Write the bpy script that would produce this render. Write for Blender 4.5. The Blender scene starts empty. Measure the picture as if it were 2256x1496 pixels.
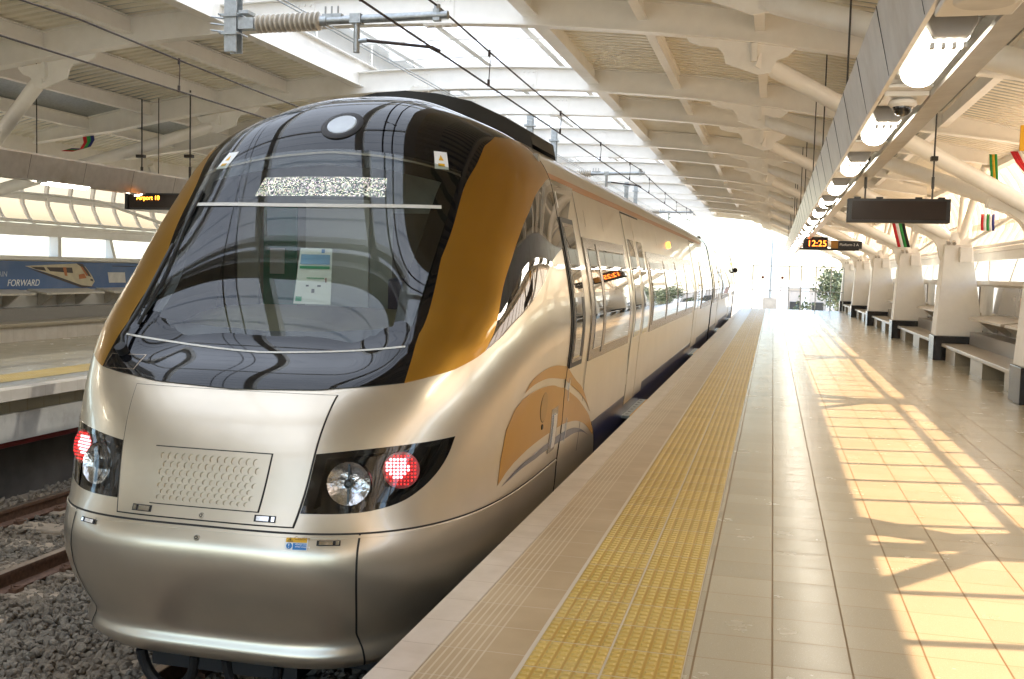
import bpy, bmesh, math, random
import numpy as np
from mathutils import Vector, Matrix
random.seed(7); rng = np.random.default_rng(7)
scene = bpy.context.scene
COL = scene.collection
for e in ("BLENDER_EEVEE",): pass
# ------------------------------------------------------------------ nodes
class NT:
    def __init__(s, name):
        s.m = bpy.data.materials.new(name); s.m.use_nodes = True; s.t = s.m.node_tree; s.t.nodes.clear()
        s.out = s.n('ShaderNodeOutputMaterial')
    def n(s, typ, **kw):
        x = s.t.nodes.new(typ)
        for k, v in kw.items(): setattr(x, k, v)
        return x
    def l(s, a, b): s.t.links.new(a, b)
    def val(s, sock, v):
        if isinstance(v, bpy.types.NodeSocket): s.l(v, sock)
        elif isinstance(v, (tuple, list)) and len(v) == 3 and sock.type == 'RGBA': sock.default_value = (*v, 1)
        else: sock.default_value = v
    def math(s, op, a, b=None, c=None, clamp=False):
        x = s.n('ShaderNodeMath', operation=op); x.use_clamp = clamp
        s.val(x.inputs[0], a)
        if b is not None: s.val(x.inputs[1], b)
        if c is not None: s.val(x.inputs[2], c)
        return x.outputs[0]
    def mix(s, f, a, b):
        x = s.n('ShaderNodeMix', data_type='RGBA'); s.val(x.inputs[0], f); s.val(x.inputs[6], a); s.val(x.inputs[7], b); return x.outputs[2]
    def pos(s):
        if not hasattr(s, '_p'):
            tc = s.n('ShaderNodeTexCoord'); sp = s.n('ShaderNodeSeparateXYZ'); s.l(tc.outputs['Object'], sp.inputs[0]); s._tc = tc.outputs['Object']; s._p = sp.outputs
        return s._p
    def coord(s): s.pos(); return s._tc
    def noise(s, scale, detail=3, rough=.55, vec=None):
        x = s.n('ShaderNodeTexNoise'); s.l(vec or s.coord(), x.inputs['Vector']); x.inputs['Scale'].default_value = scale; x.inputs['Detail'].default_value = detail; x.inputs['Roughness'].default_value = rough
        return x.outputs['Fac']
    def ramp(s, f, a, b):
        x = s.n('ShaderNodeMapRange'); s.val(x.inputs[0], f); x.inputs[1].default_value = a; x.inputs[2].default_value = b; return x.outputs[0]
    def line(s, axis, pitch, off, w):
        p = s.pos()[axis]; f = s.math('FRACT', s.math('DIVIDE', s.math('SUBTRACT', p, off), pitch))
        d = s.math('ABSOLUTE', s.math('SUBTRACT', f, .5)); return s.math('GREATER_THAN', d, .5 - w / pitch / 2)
    def bsdf(s, **kw):
        b = s.n('ShaderNodeBsdfPrincipled')
        for k, v in kw.items(): s.val(b.inputs[k], v)
        return b
    def bump(s, h, strength, dist=.01):
        x = s.n('ShaderNodeBump'); s.l(h, x.inputs['Height']); x.inputs['Strength'].default_value = strength; x.inputs['Distance'].default_value = dist; return x.outputs[0]
    def fin(s, sh): s.l(sh, s.out.inputs[0]); return s.m
def P(name, col, rough=.5, metal=0., coat=0., var=.12, vs=6., bump=0., bs=60., bd=.004, emit=None, spec=.5, dirt=None, ds=2.5, cr=.04, rvar=0.):
    t = NT(name)
    c = col
    if var:
        n = t.noise(vs, 4); c = t.mix(t.ramp(n, .3, .7), tuple(x * (1 - var) for x in col), tuple(min(1, x * (1 + var)) for x in col))
    if dirt:
        d = t.noise(ds, 6, .65); c = t.mix(t.ramp(d, .52, .8), c, dirt)
    r = rough
    if rvar: r = t.math('ADD', rough, t.math('MULTIPLY', t.math('SUBTRACT', t.noise(vs * .7, 4), .5), rvar), clamp=True)
    b = t.bsdf(**{'Base Color': c, 'Roughness': r, 'Metallic': metal, 'Coat Weight': coat, 'Coat Roughness': cr, 'Specular IOR Level': spec})
    if bump: t.l(t.bump(t.noise(bs, 3), bump, bd), b.inputs['Normal'])
    if emit: t.val(b.inputs['Emission Color'], emit[0]); b.inputs['Emission Strength'].default_value = emit[1]
    return t.fin(b.outputs[0])
def glass_mat(name, tint, ior=1.5, rough=0., refl=(1, 1, 1), haze=0., hazecol=(.8, .8, .8)):
    t = NT(name); F0 = ((ior - 1) / (ior + 1)) ** 2; ge = t.n('ShaderNodeNewGeometry'); dt = t.n('ShaderNodeVectorMath', operation='DOT_PRODUCT'); t.l(ge.outputs['Incoming'], dt.inputs[0]); t.l(ge.outputs['Normal'], dt.inputs[1])
    fres = t.math('ADD', F0, t.math('MULTIPLY', 1 - F0, t.math('POWER', t.math('SUBTRACT', 1., t.math('ABSOLUTE', dt.outputs['Value'])), 5.)), clamp=True)
    tr = t.n('ShaderNodeBsdfTransparent'); t.val(tr.inputs[0], tint); gl = t.n('ShaderNodeBsdfGlossy'); gl.inputs['Roughness'].default_value = rough; t.val(gl.inputs[0], refl)
    base = tr.outputs[0]
    if haze:
        tl = t.n('ShaderNodeBsdfTranslucent'); t.val(tl.inputs[0], hazecol); mx = t.n('ShaderNodeMixShader'); mx.inputs[0].default_value = haze; t.l(base, mx.inputs[1]); t.l(tl.outputs[0], mx.inputs[2]); base = mx.outputs[0]
    m = t.n('ShaderNodeMixShader'); t.l(fres, m.inputs[0]); t.l(base, m.inputs[1]); t.l(gl.outputs[0], m.inputs[2]); return t.fin(m.outputs[0])
def emis(name, col, s):
    t = NT(name); e = t.n('ShaderNodeEmission'); t.val(e.inputs[0], col); e.inputs[1].default_value = s; return t.fin(e.outputs[0])
def worigin(o):
    v = Vector((0, 0, 0))
    while o is not None: v = v + Vector(o.location); o = o.parent
    return v
# ------------------------------------------------------------------ mesh builder
class MB:
    def __init__(s): s.v = []; s.f = []; s.m = []; s.k = 0; s.sm = []
    def mat(s, k): s.k = k; return s
    def add(s, vs, fs, smooth=False):
        o = len(s.v); s.v.extend([tuple(map(float, v)) for v in vs])
        for f in fs: s.f.append(tuple(i + o for i in f)); s.m.append(s.k); s.sm.append(smooth)
        return s
    def box(s, x0, x1, y0, y1, z0, z1):
        if x0 > x1: x0, x1 = x1, x0
        if y0 > y1: y0, y1 = y1, y0
        if z0 > z1: z0, z1 = z1, z0
        return s.add([(x0,y0,z0),(x1,y0,z0),(x1,y1,z0),(x0,y1,z0),(x0,y0,z1),(x1,y0,z1),(x1,y1,z1),(x0,y1,z1)],
                     [(0,3,2,1),(4,5,6,7),(0,1,5,4),(1,2,6,5),(2,3,7,6),(3,0,4,7)])
    def beam(s, a, b, w, h, up=(0, 0, 1)):
        a = Vector(a); b = Vector(b); d = (b - a).normalized(); u = Vector(up)
        r = d.cross(u)
        if r.length < 1e-4: r = d.cross(Vector((1, 0, 0)))
        r.normalize(); u = r.cross(d); r *= w / 2; u *= h / 2
        return s.add([a-r-u, a+r-u, a+r+u, a-r+u, b-r-u, b+r-u, b+r+u, b-r+u], [(0,1,2,3),(7,6,5,4),(0,4,5,1),(1,5,6,2),(2,6,7,3),(3,7,4,0)])
    def tube(s, path, r, n=12, closed=False, caps=True):
        pts = [Vector(p) for p in path]; N = len(pts); rs = r if isinstance(r, (list, tuple)) else [r] * N; vs = []; prev = None
        for i in range(N):
            d = (pts[(i + 1) % N if closed else min(i + 1, N - 1)] - pts[(i - 1) % N if closed else max(i - 1, 0)]).normalized()
            if prev is None:
                a = d.cross(Vector((0, 0, 1)))
                if a.length < .01: a = d.cross(Vector((1, 0, 0)))
            else: a = prev - d * prev.dot(d)
            a.normalize(); prev = a; b = d.cross(a)
            for k in range(n):
                t = 2 * math.pi * k / n; vs.append(pts[i] + (a * math.cos(t) + b * math.sin(t)) * rs[i])
        fs = []
        for i in range(N if closed else N - 1):
            for k in range(n):
                j = ((i + 1) % N) * n; fs.append((i*n+k, i*n+(k+1) % n, j+(k+1) % n, j+k))
        s.add(vs, fs, True)
        if caps and not closed:
            s.add(vs[:n], [tuple(range(n - 1, -1, -1))]); s.add(vs[-n:], [tuple(range(n))])
        return s
    def lathe(s, a, b, prof, n=20):
        a = Vector(a); b = Vector(b); return s.tube([a.lerp(b, t) for t, r in prof], [max(r, 1e-4) for t, r in prof], n)
    def prism(s, poly, fn, t0, t1):
        n = len(poly); vs = [fn(p[0], p[1], t0) for p in poly] + [fn(p[0], p[1], t1) for p in poly]
        return s.add(vs, [tuple(range(n - 1, -1, -1)), tuple(range(n, 2 * n))] + [(i, (i+1) % n, n+(i+1) % n, n+i) for i in range(n)])
    def grid(s, G, smooth=True, flip=False, mask=None):
        ni, nj = len(G), len(G[0]); vs = [p for row in G for p in row]; fs = []
        for i in range(ni - 1):
            for j in range(nj - 1):
                if mask is not None and not mask[i][j]: continue
                q = (i*nj+j, (i+1)*nj+j, (i+1)*nj+j+1, i*nj+j+1); fs.append(q[::-1] if flip else q)
        return s.add(vs, fs, smooth)
    def build(s, name, mats, parent=None, bevel=0., ang=35, merge=False, fixn=False, hide=None):
        me = bpy.data.meshes.new(name); me.from_pydata(s.v, [], s.f); me.polygons.foreach_set('material_index', s.m); me.polygons.foreach_set('use_smooth', s.sm)
        for m in (mats if isinstance(mats, (list, tuple)) else [mats]): me.materials.append(m)
        if merge or fixn:
            bm = bmesh.new(); bm.from_mesh(me)
            if merge: bmesh.ops.remove_doubles(bm, verts=bm.verts, dist=2e-5); bmesh.ops.dissolve_degenerate(bm, edges=bm.edges, dist=1e-5)
            if fixn: bmesh.ops.recalc_face_normals(bm, faces=bm.faces)
            bm.to_mesh(me); bm.free()
        me.update()
        if any(s.sm): me.set_sharp_from_angle(angle=math.radians(ang))
        o = bpy.data.objects.new(name, me); COL.objects.link(o)
        if parent is not None: me.transform(Matrix.Translation(-worigin(parent))); o.parent = parent
        if bevel:
            b = o.modifiers.new('bevel', 'BEVEL'); b.width = bevel; b.segments = 2; b.limit_method = 'ANGLE'; b.angle_limit = math.radians(40)
        return o
def tag(o, label, cat, group=None, kind=None):
    if label: o['label'] = label
    if cat: o['category'] = cat
    if group: o['group'] = group
    if kind: o['kind'] = kind
    return o
def thing(name, label, cat, loc=(0, 0, 0), group=None):
    o = bpy.data.objects.new(name, None); COL.objects.link(o); o.location = loc; o.empty_display_size = .2; return tag(o, label, cat, group)
def struct(o): o['kind'] = 'structure'; return o
def text(s, size, name, mat, parent, M, extrude=.002, shear=0., align='LEFT'):
    cu = bpy.data.curves.new(name, 'FONT'); cu.body = s; cu.size = size; cu.extrude = extrude; cu.shear = shear; cu.align_x = align
    tmp = bpy.data.objects.new(name, cu); COL.objects.link(tmp); dg = bpy.context.evaluated_depsgraph_get(); me = bpy.data.meshes.new_from_object(tmp.evaluated_get(dg))
    bpy.data.objects.remove(tmp); me.transform(M); me.name = name; me.materials.clear(); me.materials.append(mat)
    o = bpy.data.objects.new(name, me); COL.objects.link(o)
    if parent is not None: me.transform(Matrix.Translation(-worigin(parent))); o.parent = parent
    return o
ORD = ['first','second','third','fourth','fifth','sixth','seventh','eighth','ninth','tenth','eleventh','twelfth','thirteenth','fourteenth','fifteenth','sixteenth','seventeenth','eighteenth','nineteenth','twentieth']
def frame_from(origin, right, up):
    r = Vector(right).normalized(); u = Vector(up).normalized(); n = r.cross(u); M = Matrix((r, u, n)).transposed().to_4x4(); M.translation = Vector(origin); return M
# ------------------------------------------------------------------ materials
M = {}
M['steel'] = P('white_painted_steel', (.88, .865, .81), .38, coat=.25, cr=.2, var=.03, dirt=(.78, .75, .67), ds=1.3, bump=.04, bs=30)
M['steel2'] = P('white_painted_steel_louvre', (.72, .70, .66), .45, var=.04)
M['sheet'] = P('corrugated_roof_sheet', (.84, .80, .68), .32, metal=.05, var=.05, vs=3, dirt=(.75, .70, .57), ds=1.2)
M['galv'] = P('galvanised_steel', (.42, .45, .46), .42, metal=.8, var=.18, vs=25)
M['darkmetal'] = P('dark_metal', (.05, .048, .045), .45, metal=.5, var=.2)
M['wire'] = P('weathered_wire', (.05, .035, .03), .6, metal=.3, var=.1)
M['insul'] = P('porcelain_insulator', (.47, .42, .34), .3, coat=.4, var=.1, vs=40)
M['tray'] = P('brushed_aluminium_tray', (.56, .53, .48), .34, metal=.7, var=.08, vs=9, dirt=(.42, .36, .28), ds=2)
M['lampbody'] = P('lamp_body_grey', (.55, .56, .57), .45, var=.05)
M['lampglow'] = emis('lamp_diffuser_glow', (1, .93, .78), 5.)
M['tubeglow'] = emis('fluorescent_tube_glow', (1, .97, .9), 14.)
M['whitep'] = P('white_plastic', (.78, .76, .72), .4, var=.03)
M['colpaint'] = P('column_cream_paint', (.80, .78, .73), .5, var=.03, dirt=(.71, .67, .59), ds=1.6, bump=.05, bs=40)
M['granite'] = P('black_granite', (.022, .02, .021), .16, var=.5, vs=120)
M['greystone'] = P('grey_stone', (.26, .24, .21), .3, var=.2, vs=50)
M['benchstone'] = P('beige_bench_stone', (.36, .30, .21), .3, var=.12, vs=60, coat=.2)
M['wood'] = P('weathered_timber', (.42, .37, .30), .5, var=.15, vs=30)
M['wallp'] = P('side_wall_paint', (.74, .71, .64), .5, var=.04, dirt=(.63, .58, .5), ds=1.4)
M['concrete'] = P('platform_concrete', (.42, .39, .34), .8, var=.15, vs=3, bump=.3, bs=40, dirt=(.25, .22, .18))
M['dkconc'] = P('dark_concrete', (.10, .085, .07), .9, var=.3, vs=2)
M['red'] = P('red_pipe', (.22, .015, .012), .5)
M['poster'] = None
M['bench'] = P('shelf_stone', (.52, .47, .39), .35, var=.1, vs=30)
M['black'] = P('matt_black', (.012, .012, .012), .5, var=.1)
M['brown'] = P('dark_brown_screen', (.018, .009, .005), .3, coat=0, var=.2, vs=3, spec=.25)
M['orange'] = emis('orange_led', (1, .28, .02), 3.)
M['redled'] = emis('red_orange_led', (1, .16, .02), 2.)
M['yellow'] = P('yellow_sign', (.75, .42, .02), .5, var=.05)
M['white'] = P('white_vinyl', (.85, .85, .84), .4, var=.02)
M['flagred'] = P('red_cloth', (.55, .02, .03), .8, var=.2, vs=20)
M['flaggreen'] = P('green_cloth', (.03, .28, .06), .8, var=.2, vs=20)
M['flagblue'] = P('blue_cloth', (.02, .03, .18), .8, var=.2, vs=20)
M['flagyel'] = P('yellow_cloth', (.65, .42, .03), .8, var=.2, vs=20)
M['rail'] = P('rusty_rail', (.16, .085, .05), .55, metal=.3, var=.3, vs=30)
M['railtop'] = P('polished_rail_head', (.36, .28, .22), .28, metal=.9, var=.15, vs=14)
M['sleeper'] = P('concrete_sleeper', (.34, .27, .19), .85, var=.25, vs=8, bump=.3)
M['clearglass'] = glass_mat('window_glass', (.93, .95, .96), 1.45)
M['barrelglass'] = glass_mat('bronze_polycarbonate', (.76, .54, .37), 1.4, .08, haze=.18, hazecol=(.80, .64, .50))
M['barrelglass_dull'] = glass_mat('dusty_polycarbonate', (.62, .47, .34), 1.4, .1, haze=.55, hazecol=(.55, .42, .30))
t = NT('translucent_skylight'); tl = t.n('ShaderNodeBsdfTranslucent'); t.val(tl.inputs[0], t.mix(t.ramp(t.noise(.9, 3), .35, .7), (.41, .445, .49), (.49, .525, .565))); tp = t.n('ShaderNodeBsdfTransparent'); t.val(tp.inputs[0], (.6, .65, .7))
mx = t.n('ShaderNodeMixShader'); mx.inputs[0].default_value = .12; t.l(tl.outputs[0], mx.inputs[1]); t.l(tp.outputs[0], mx.inputs[2]); M['skylight'] = t.fin(mx.outputs[0])
# floor tiles
def floor_mat():
    t = NT('terrazzo_tiles'); p = t.pos()
    lx = t.line(0, .2975, .06, .0085); ly = t.line(1, .2875, .02, .006)
    sp = t.noise(330, 2, .6); sp2 = t.noise(190, 2, .5); big = t.noise(.8, 4)
    cell = t.n('ShaderNodeTexWhiteNoise', noise_dimensions='2D'); cv = t.n('ShaderNodeCombineXYZ')
    t.l(t.math('FLOOR', t.math('DIVIDE', t.math('SUBTRACT', p[0], .06), .2975)), cv.inputs[0]); t.l(t.math('FLOOR', t.math('DIVIDE', t.math('SUBTRACT', p[1], .02), .2875)), cv.inputs[1]); t.l(cv.outputs[0], cell.inputs[0])
    c = t.mix(t.ramp(cell.outputs[0], 0, 1), (.42, .375, .27), (.48, .43, .315)); c = t.mix(t.math('MULTIPLY', t.ramp(big, .4, .7), .35), c, (.42, .36, .245))
    c = t.mix(t.math('MULTIPLY', t.ramp(sp, .62, .7), .75), c, (.19, .15, .10)); c = t.mix(t.math('MULTIPLY', t.ramp(sp2, .64, .72), .6), c, (.72, .68, .6))
    c = t.mix(t.math('MULTIPLY', ly, .9), c, (.25, .165, .07)); c = t.mix(t.math('MULTIPLY', lx, .9), c, (.18, .11, .04))
    j = t.math('MAXIMUM', lx, ly); r = t.math('ADD', .22, t.math('ADD', t.math('MULTIPLY', j, .4), t.math('MULTIPLY', t.ramp(t.noise(3.5, 5, .6),   .3, .75), .07)))
    b = t.bsdf(**{'Base Color': c, 'Roughness': r, 'Specular IOR Level': .5, 'Coat Weight': .0, 'Coat Roughness': .12})
    h = t.math('ADD', t.math('MULTIPLY', j, -1.), t.math('MULTIPLY', cell.outputs[0], .25)); t.l(t.bump(h, .35, .002), b.inputs['Normal']); return t.fin(b.outputs[0])
M['floor'] = floor_mat()
def tactile_mat(x0, name='yellow_tactile_tiles', worn=True):
    t = NT(name); p = t.pos(); PX = .297
    fx = t.math('FRACT', t.math('DIVIDE', t.math('SUBTRACT', p[0], x0), PX)); fy = t.math('FRACT', t.math('DIVIDE', p[1], .2875))
    lx = t.math('GREATER_THAN', t.math('ABSOLUTE', t.math('SUBTRACT', fx, .5)), .485); ly = t.math('GREATER_THAN', t.math('ABSOLUTE', t.math('SUBTRACT', fy, .5)), .488)
    # six columns of raised bars
    cx = t.math('ABSOLUTE', t.math('SUBTRACT', t.math('FRACT', t.math('MULTIPLY', fx, 6.)), .5)); cy = t.math('ABSOLUTE', t.math('SUBTRACT', t.math('FRACT', t.math('MULTIPLY', fy, 6.)), .5))
    dome = t.math('MULTIPLY', t.math('SMOOTH_MIN', t.math('MULTIPLY', t.math('SUBTRACT', .36, cx), 6., clamp=True), t.math('MULTIPLY', t.math('SUBTRACT', .34, cy), 7., clamp=True), .1), 1., clamp=True)
    big = t.noise(2.2, 4); cell = t.n('ShaderNodeTexWhiteNoise', noise_dimensions='2D'); cv = t.n('ShaderNodeCombineXYZ')
    t.l(t.math('FLOOR', t.math('DIVIDE', t.math('SUBTRACT', p[0], x0), PX)), cv.inputs[0]); t.l(t.math('FLOOR', t.math('DIVIDE', p[1], .2875)), cv.inputs[1]); t.l(cv.outputs[0], cell.inputs[0])
    c = t.mix(cell.outputs[0], (.47, .31, .045), (.56, .385, .075)); c = t.mix(t.math('MULTIPLY', t.ramp(big, .45, .75), .5), c, (.52, .40, .16))
    groove = t.math('MULTIPLY', t.ramp(cx, .36, .46), .6); c = t.mix(groove, c, (.34, .17, .02)); c = t.mix(t.math('MULTIPLY', dome, .55), c, (.66, .49, .16))
    c = t.mix(t.math('MAXIMUM', lx, ly), c, (.52, .45, .34))
    b = t.bsdf(**{'Base Color': c, 'Roughness': t.math('ADD', .30, t.math('MULTIPLY', big, .2))}); t.l(t.bump(t.math('ADD', dome, t.math('MULTIPLY', t.math('MAXIMUM', lx, ly), -.6)), .9, .006), b.inputs['Normal']); return t.fin(b.outputs[0])
M['tactile'] = tactile_mat(-.86); M['tactile2'] = tactile_mat(-9.42, 'yellow_tactile_tiles_opposite')
def ribbed_mat():
    t = NT('ribbed_warning_tiles'); p = t.pos(); ly = t.line(1, .2875, .1, .006)
    inb = t.math('MULTIPLY', t.math('LESS_THAN', p[0], -1.03), t.math('GREATER_THAN', p[0], -1.22)); gr = t.math('MULTIPLY', t.line(0, .030, -1.215, .008), inb)
    n = t.noise(2.5, 4); c = t.mix(t.ramp(n, .35, .7), (.37, .27, .15), (.45, .345, .21)); c = t.mix(t.math('MULTIPLY', t.ramp(t.noise(300, 2), .6, .72), .4), c, (.25, .19, .11))
    c = t.mix(t.math('MULTIPLY', gr, .8), c, (.56, .48, .34)); c = t.mix(t.math('MULTIPLY', ly, .6), c, (.56, .50, .40))
    lw = t.math('GREATER_THAN', p[0], -.875); c = t.mix(lw, c, (.56, .50, .40))
    b = t.bsdf(**{'Base Color': c, 'Roughness': .36}); t.l(t.bump(gr, .5, .003), b.inputs['Normal']); return t.fin(b.outputs[0])
M['ribbed'] = ribbed_mat()
def coping_mat():
    t = NT('pale_coping_stones'); ly = t.line(1, .2875, .1, .006); n = t.noise(5, 5); c = t.mix(t.ramp(n, .3, .7), (.50, .43, .34), (.60, .53, .44)); c = t.mix(t.math('MULTIPLY', ly, .6), c, (.36, .29, .2))
    b = t.bsdf(**{'Base Color': c, 'Roughness': .42}); t.l(t.bump(t.noise(90, 3), .12, .004), b.inputs['Normal']); return t.fin(b.outputs[0])
M['coping'] = coping_mat()
t = NT('crushed_ballast'); vo = t.n('ShaderNodeTexVoronoi'); t.l(t.coord(), vo.inputs[0]); vo.inputs['Scale'].default_value = 16
c = t.mix(vo.outputs['Color'], (.12, .098, .07), (.28, .235, .175)); c = t.mix(t.ramp(t.noise(1.1, 4), .4, .7), c, (.25, .19, .125)); c = t.mix(t.math('MULTIPLY', t.ramp(t.noise(60, 3), .5, .7), .4), c, (.09, .085, .08))
b = t.bsdf(**{'Base Color': c, 'Roughness': .85}); t.l(t.bump(t.noise(140, 4), .5, .01), b.inputs['Normal']); M['ballast'] = t.fin(b.outputs[0])
M['ground'] = P('dry_ground', (.50, .46, .38), .95, var=.3, vs=.6)
M['brick'] = None
t = NT('red_brick'); br = t.n('ShaderNodeTexBrick'); t.l(t.coord(), br.inputs[0]); br.inputs['Scale'].default_value = 3; t.val(br.inputs['Color1'], (.40, .16, .10)); t.val(br.inputs['Color2'], (.46, .22, .14)); t.val(br.inputs['Mortar'], (.5, .45, .4)); b = t.bsdf(**{'Base Color': br.outputs[0], 'Roughness': .85}); M['brick'] = t.fin(b.outputs[0])
M['leaf'] = P('tree_leaves', (.12, .14, .07), .6, var=.6, vs=5); M['bark'] = P('tree_bark', (.10, .075, .05), .9, var=.3)
EXPO = 2.25
XC=-2.9; Y1=7.55
SZ=[-.69,-.62,-.56,-.52,-.46,0,.1,.3,.6,.8,.87,.95,1.04,1.15,1.4,1.7,2.0,2.15,2.28,2.38,2.46,2.53,2.63,2.71,2.74]
SX=[1.13,1.235,1.255,1.24,1.265,1.37,1.378,1.402,1.42,1.43,1.435,1.44,1.45,1.46,1.43,1.37,1.305,1.268,1.205,1.105,1.008,.87,.633,.394,0.0]
CZ=[-.69,-.62,-.56,-.52,-.46,0,.1,.3,.6,.8,.87,.95,1.04,1.15,1.4,1.7,2.05,2.25,2.4,2.5,2.57,2.62,2.68,2.725,2.74]
YC=[5.03,4.982,4.998,4.998,4.972,4.826,4.866,4.942,5.06,5.20,5.31,5.46,5.605,5.695,5.872,6.082,6.332,6.480,6.598,6.688,6.77,6.84,6.965,7.165,7.55]
YS=[5.03,4.982,4.998,4.998,4.972,4.826,4.866,4.942,5.085,5.205,5.265,5.345,5.445,5.58,5.86,6.082,6.332,6.480,6.598,6.688,6.77,6.84,6.965,7.165,7.55]
SKC=(9,13,18,19,20,21,22); SKS=(1,5,9,10,11,12,19)
_sm=lambda x,xs,ys: np.interp(x,xs,ys)
def _spl(s,y):
    """natural cubic spline second derivatives"""
    n=len(s);h=np.diff(s);A_=np.zeros((n,n));r=np.zeros(n);A_[0,0]=A_[-1,-1]=1
    for i in range(1,n-1):
        A_[i,i-1]=h[i-1];A_[i,i]=2*(h[i-1]+h[i]);A_[i,i+1]=h[i];r[i]=6*((y[i+1]-y[i])/h[i]-(y[i]-y[i-1])/h[i-1])
    return np.linalg.solve(A_,r)
def _sev(s,y,m,x):
    i=np.clip(np.searchsorted(s,x)-1,0,len(s)-2);h=s[i+1]-s[i];a=(s[i+1]-x)/h;b=(x-s[i])/h
    return a*y[i]+b*y[i+1]+((a**3-a)*m[i]+(b**3-b)*m[i+1])*h*h/6
NK=len(SZ)
def _pch(t,v):
    t=np.asarray(t,float); v=np.clip(np.asarray(v,float),0,NK-1); i=np.minimum(v.astype(int),NK-2); f=v-i
    d=np.diff(t); mm=np.zeros(NK); a,b=d[:-1],d[1:]
    mm[1:-1]=np.where(a*b>0,2*a*b/np.where(a+b==0,1,a+b),0); mm[0]=d[0]; mm[-1]=d[-1]
    p0,p1,m0,m1=t[i],t[i+1],mm[i],mm[i+1]
    return (2*f**3-3*f**2+1)*p0+(f**3-2*f**2+f)*m0+(-2*f**3+3*f**2)*p1+(f**3-f**2)*m1
def _curve(px,py,skip):
    px=np.array(px,float);py=np.array(py,float); s=np.r_[0,np.cumsum(np.hypot(np.diff(px),np.diff(py)))]
    k=np.array([i for i in range(NK) if i not in skip]); mx_,my_=_spl(s[k],px[k]),_spl(s[k],py[k])
    return lambda v:(lambda q:(_sev(s[k],px[k],mx_,q),_sev(s[k],py[k],my_,q)))(_pch(s,v))
_C=_curve(YC,CZ,SKC); _D=_curve(YS,CZ,SKC); _S=_curve(SX,SZ,SKS)
_vv=np.linspace(0,NK-1,2401); _YCt,_CZt=_C(_vv); YS_=_D(_vv)[0]; _SXt,_SZt=_S(_vv)
_ss=lambda z,xs,ys:(lambda i,t:ys[i]+(ys[i+1]-ys[i])*t*t*(3-2*t))(*(lambda z,i:(i,(z-np.array(xs)[i])/(np.array(xs)[i+1]-np.array(xs)[i])))(np.clip(z,xs[0],xs[-1]-1e-6),np.clip(np.searchsorted(xs,np.clip(z,xs[0],xs[-1]-1e-6),side='right')-1,0,len(xs)-2)))
_NNt=_ss(_CZt,np.array([-.74,.3,.8,1.4,2.7]),np.array([4.6,3.45,3.9,5.2,4.25])); _MMt=_ss(_CZt,np.array([-.74,.3,1.4,2.2,2.75]),np.array([3.3,3.8,4.3,3.9,3.0]))
SZ_,SX_,CZ_,YC_,NN,MM=_SZt,_SXt,_CZt,_YCt,_NNt,_MMt
def crv(tab,v):
    return np.interp(np.asarray(v,float),_vv,tab)
_TH=(1-np.cos(np.linspace(0,np.pi,161)))*np.pi/4
def body(a,v):
    """half-width X, y, z of the train skin; a 0..1 from the nose centre line round to the joint, a>1 = metres behind the joint"""
    a=np.asarray(a,float); v=np.asarray(v,float); a,v=np.broadcast_arrays(a,v); sh=a.shape; a=a.ravel(); v=v.ravel()
    sx=crv(SX_,v);sz=crv(SZ_,v);cz=crv(CZ_,v);yc=crv(YS_,v);dc=crv(YC_,v)-yc;n=crv(NN,v);m=crv(MM,v)
    s=np.sin(_TH);co=np.clip(np.cos(_TH),0,1)
    XX=sx[:,None]*s[None]**(2/n[:,None]); YY=yc[:,None]+(Y1-yc)[:,None]*(1-co[None]**(2/m[:,None]))
    L=np.concatenate([np.zeros((len(a),1)),np.cumsum(np.hypot(np.diff(XX,axis=1),np.diff(YY,axis=1)),1)],1)
    t=np.clip(a,0,1)*L[:,-1]
    X=np.empty(len(a));y=np.empty(len(a))
    for k in range(len(a)):
        X[k]=np.interp(t[k],L[k],XX[k]); y[k]=np.interp(t[k],L[k],YY[k])
    z=cz+(sz-cz)*(X/np.maximum(sx,1e-6))**2
    q=np.clip((1.0-X)/.5,0,1); y=y+dc*q*q*(3-2*q)+np.maximum(a-1,0)
    return np.stack([X,y,z],-1).reshape(sh+(3,))
# ================================================================== the station
XM = -4.84                                   # mirror plane of the station
PER = 7.1; COLS = [14.1 + PER * k for k in range(-3, 6)]     # column rows, -7.2 .. 49.6
BEAMS = sorted([c + d for c in COLS for d in (-2.2, 2.2)]); Y0, Y9 = -9.6, 52.2
def zb(x): return 4.39 - (x + 5.0) ** 2 / 66.
def mx(x, s): return x if s > 0 else 2 * XM - x
# ---- ground, tracks, platforms
g = MB(); g.add([(-400, -200, -1.62), (400, -200, -1.62), (400, 900, -1.62), (-400, 900, -1.62)], [(0, 1, 2, 3)]); struct(g.build('ground', M['ground']))
g = MB(); g.add([(-8.4, -12, -1.27), (-1.4, -12, -1.27), (-1.4, 90, -1.27), (-8.4, 90, -1.27)], [(0, 1, 2, 3)]); struct(g.build('track_bed', M['ballast']))
g = MB(); PE = 49.2
g.mat(0).box(-1.22, 4.6, -14, PE, -.25, 0.); g.mat(1).box(-1.5, 4.6, -14, PE, -.4, -.2505); g.mat(2).box(-1.72 + .4, 4.6, -14, PE, -1.6, -.4005)
struct(g.build('platform', [M['floor'], M['concrete'], M['dkconc']]))
g = MB(); g.box(-1.39, -1.224, -14, PE, -.12, .004); struct(g.build('platform_edge_coping', M['coping'], bevel=.006))
g = MB(); g.add([(-1.222, -14, .003), (-.86, -14, .003), (-.86, PE, .003), (-1.222, PE, .003)], [(0, 1, 2, 3)]); struct(g.build('platform_ribbed_strip', M['ribbed']))
g = MB(); g.add([(-.86, -14, .004), (-.266, -14, .004), (-.266, PE, .004), (-.86, PE, .004)], [(0, 1, 2, 3)]); struct(g.build('platform_tactile_strip', M['tactile']))
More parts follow.
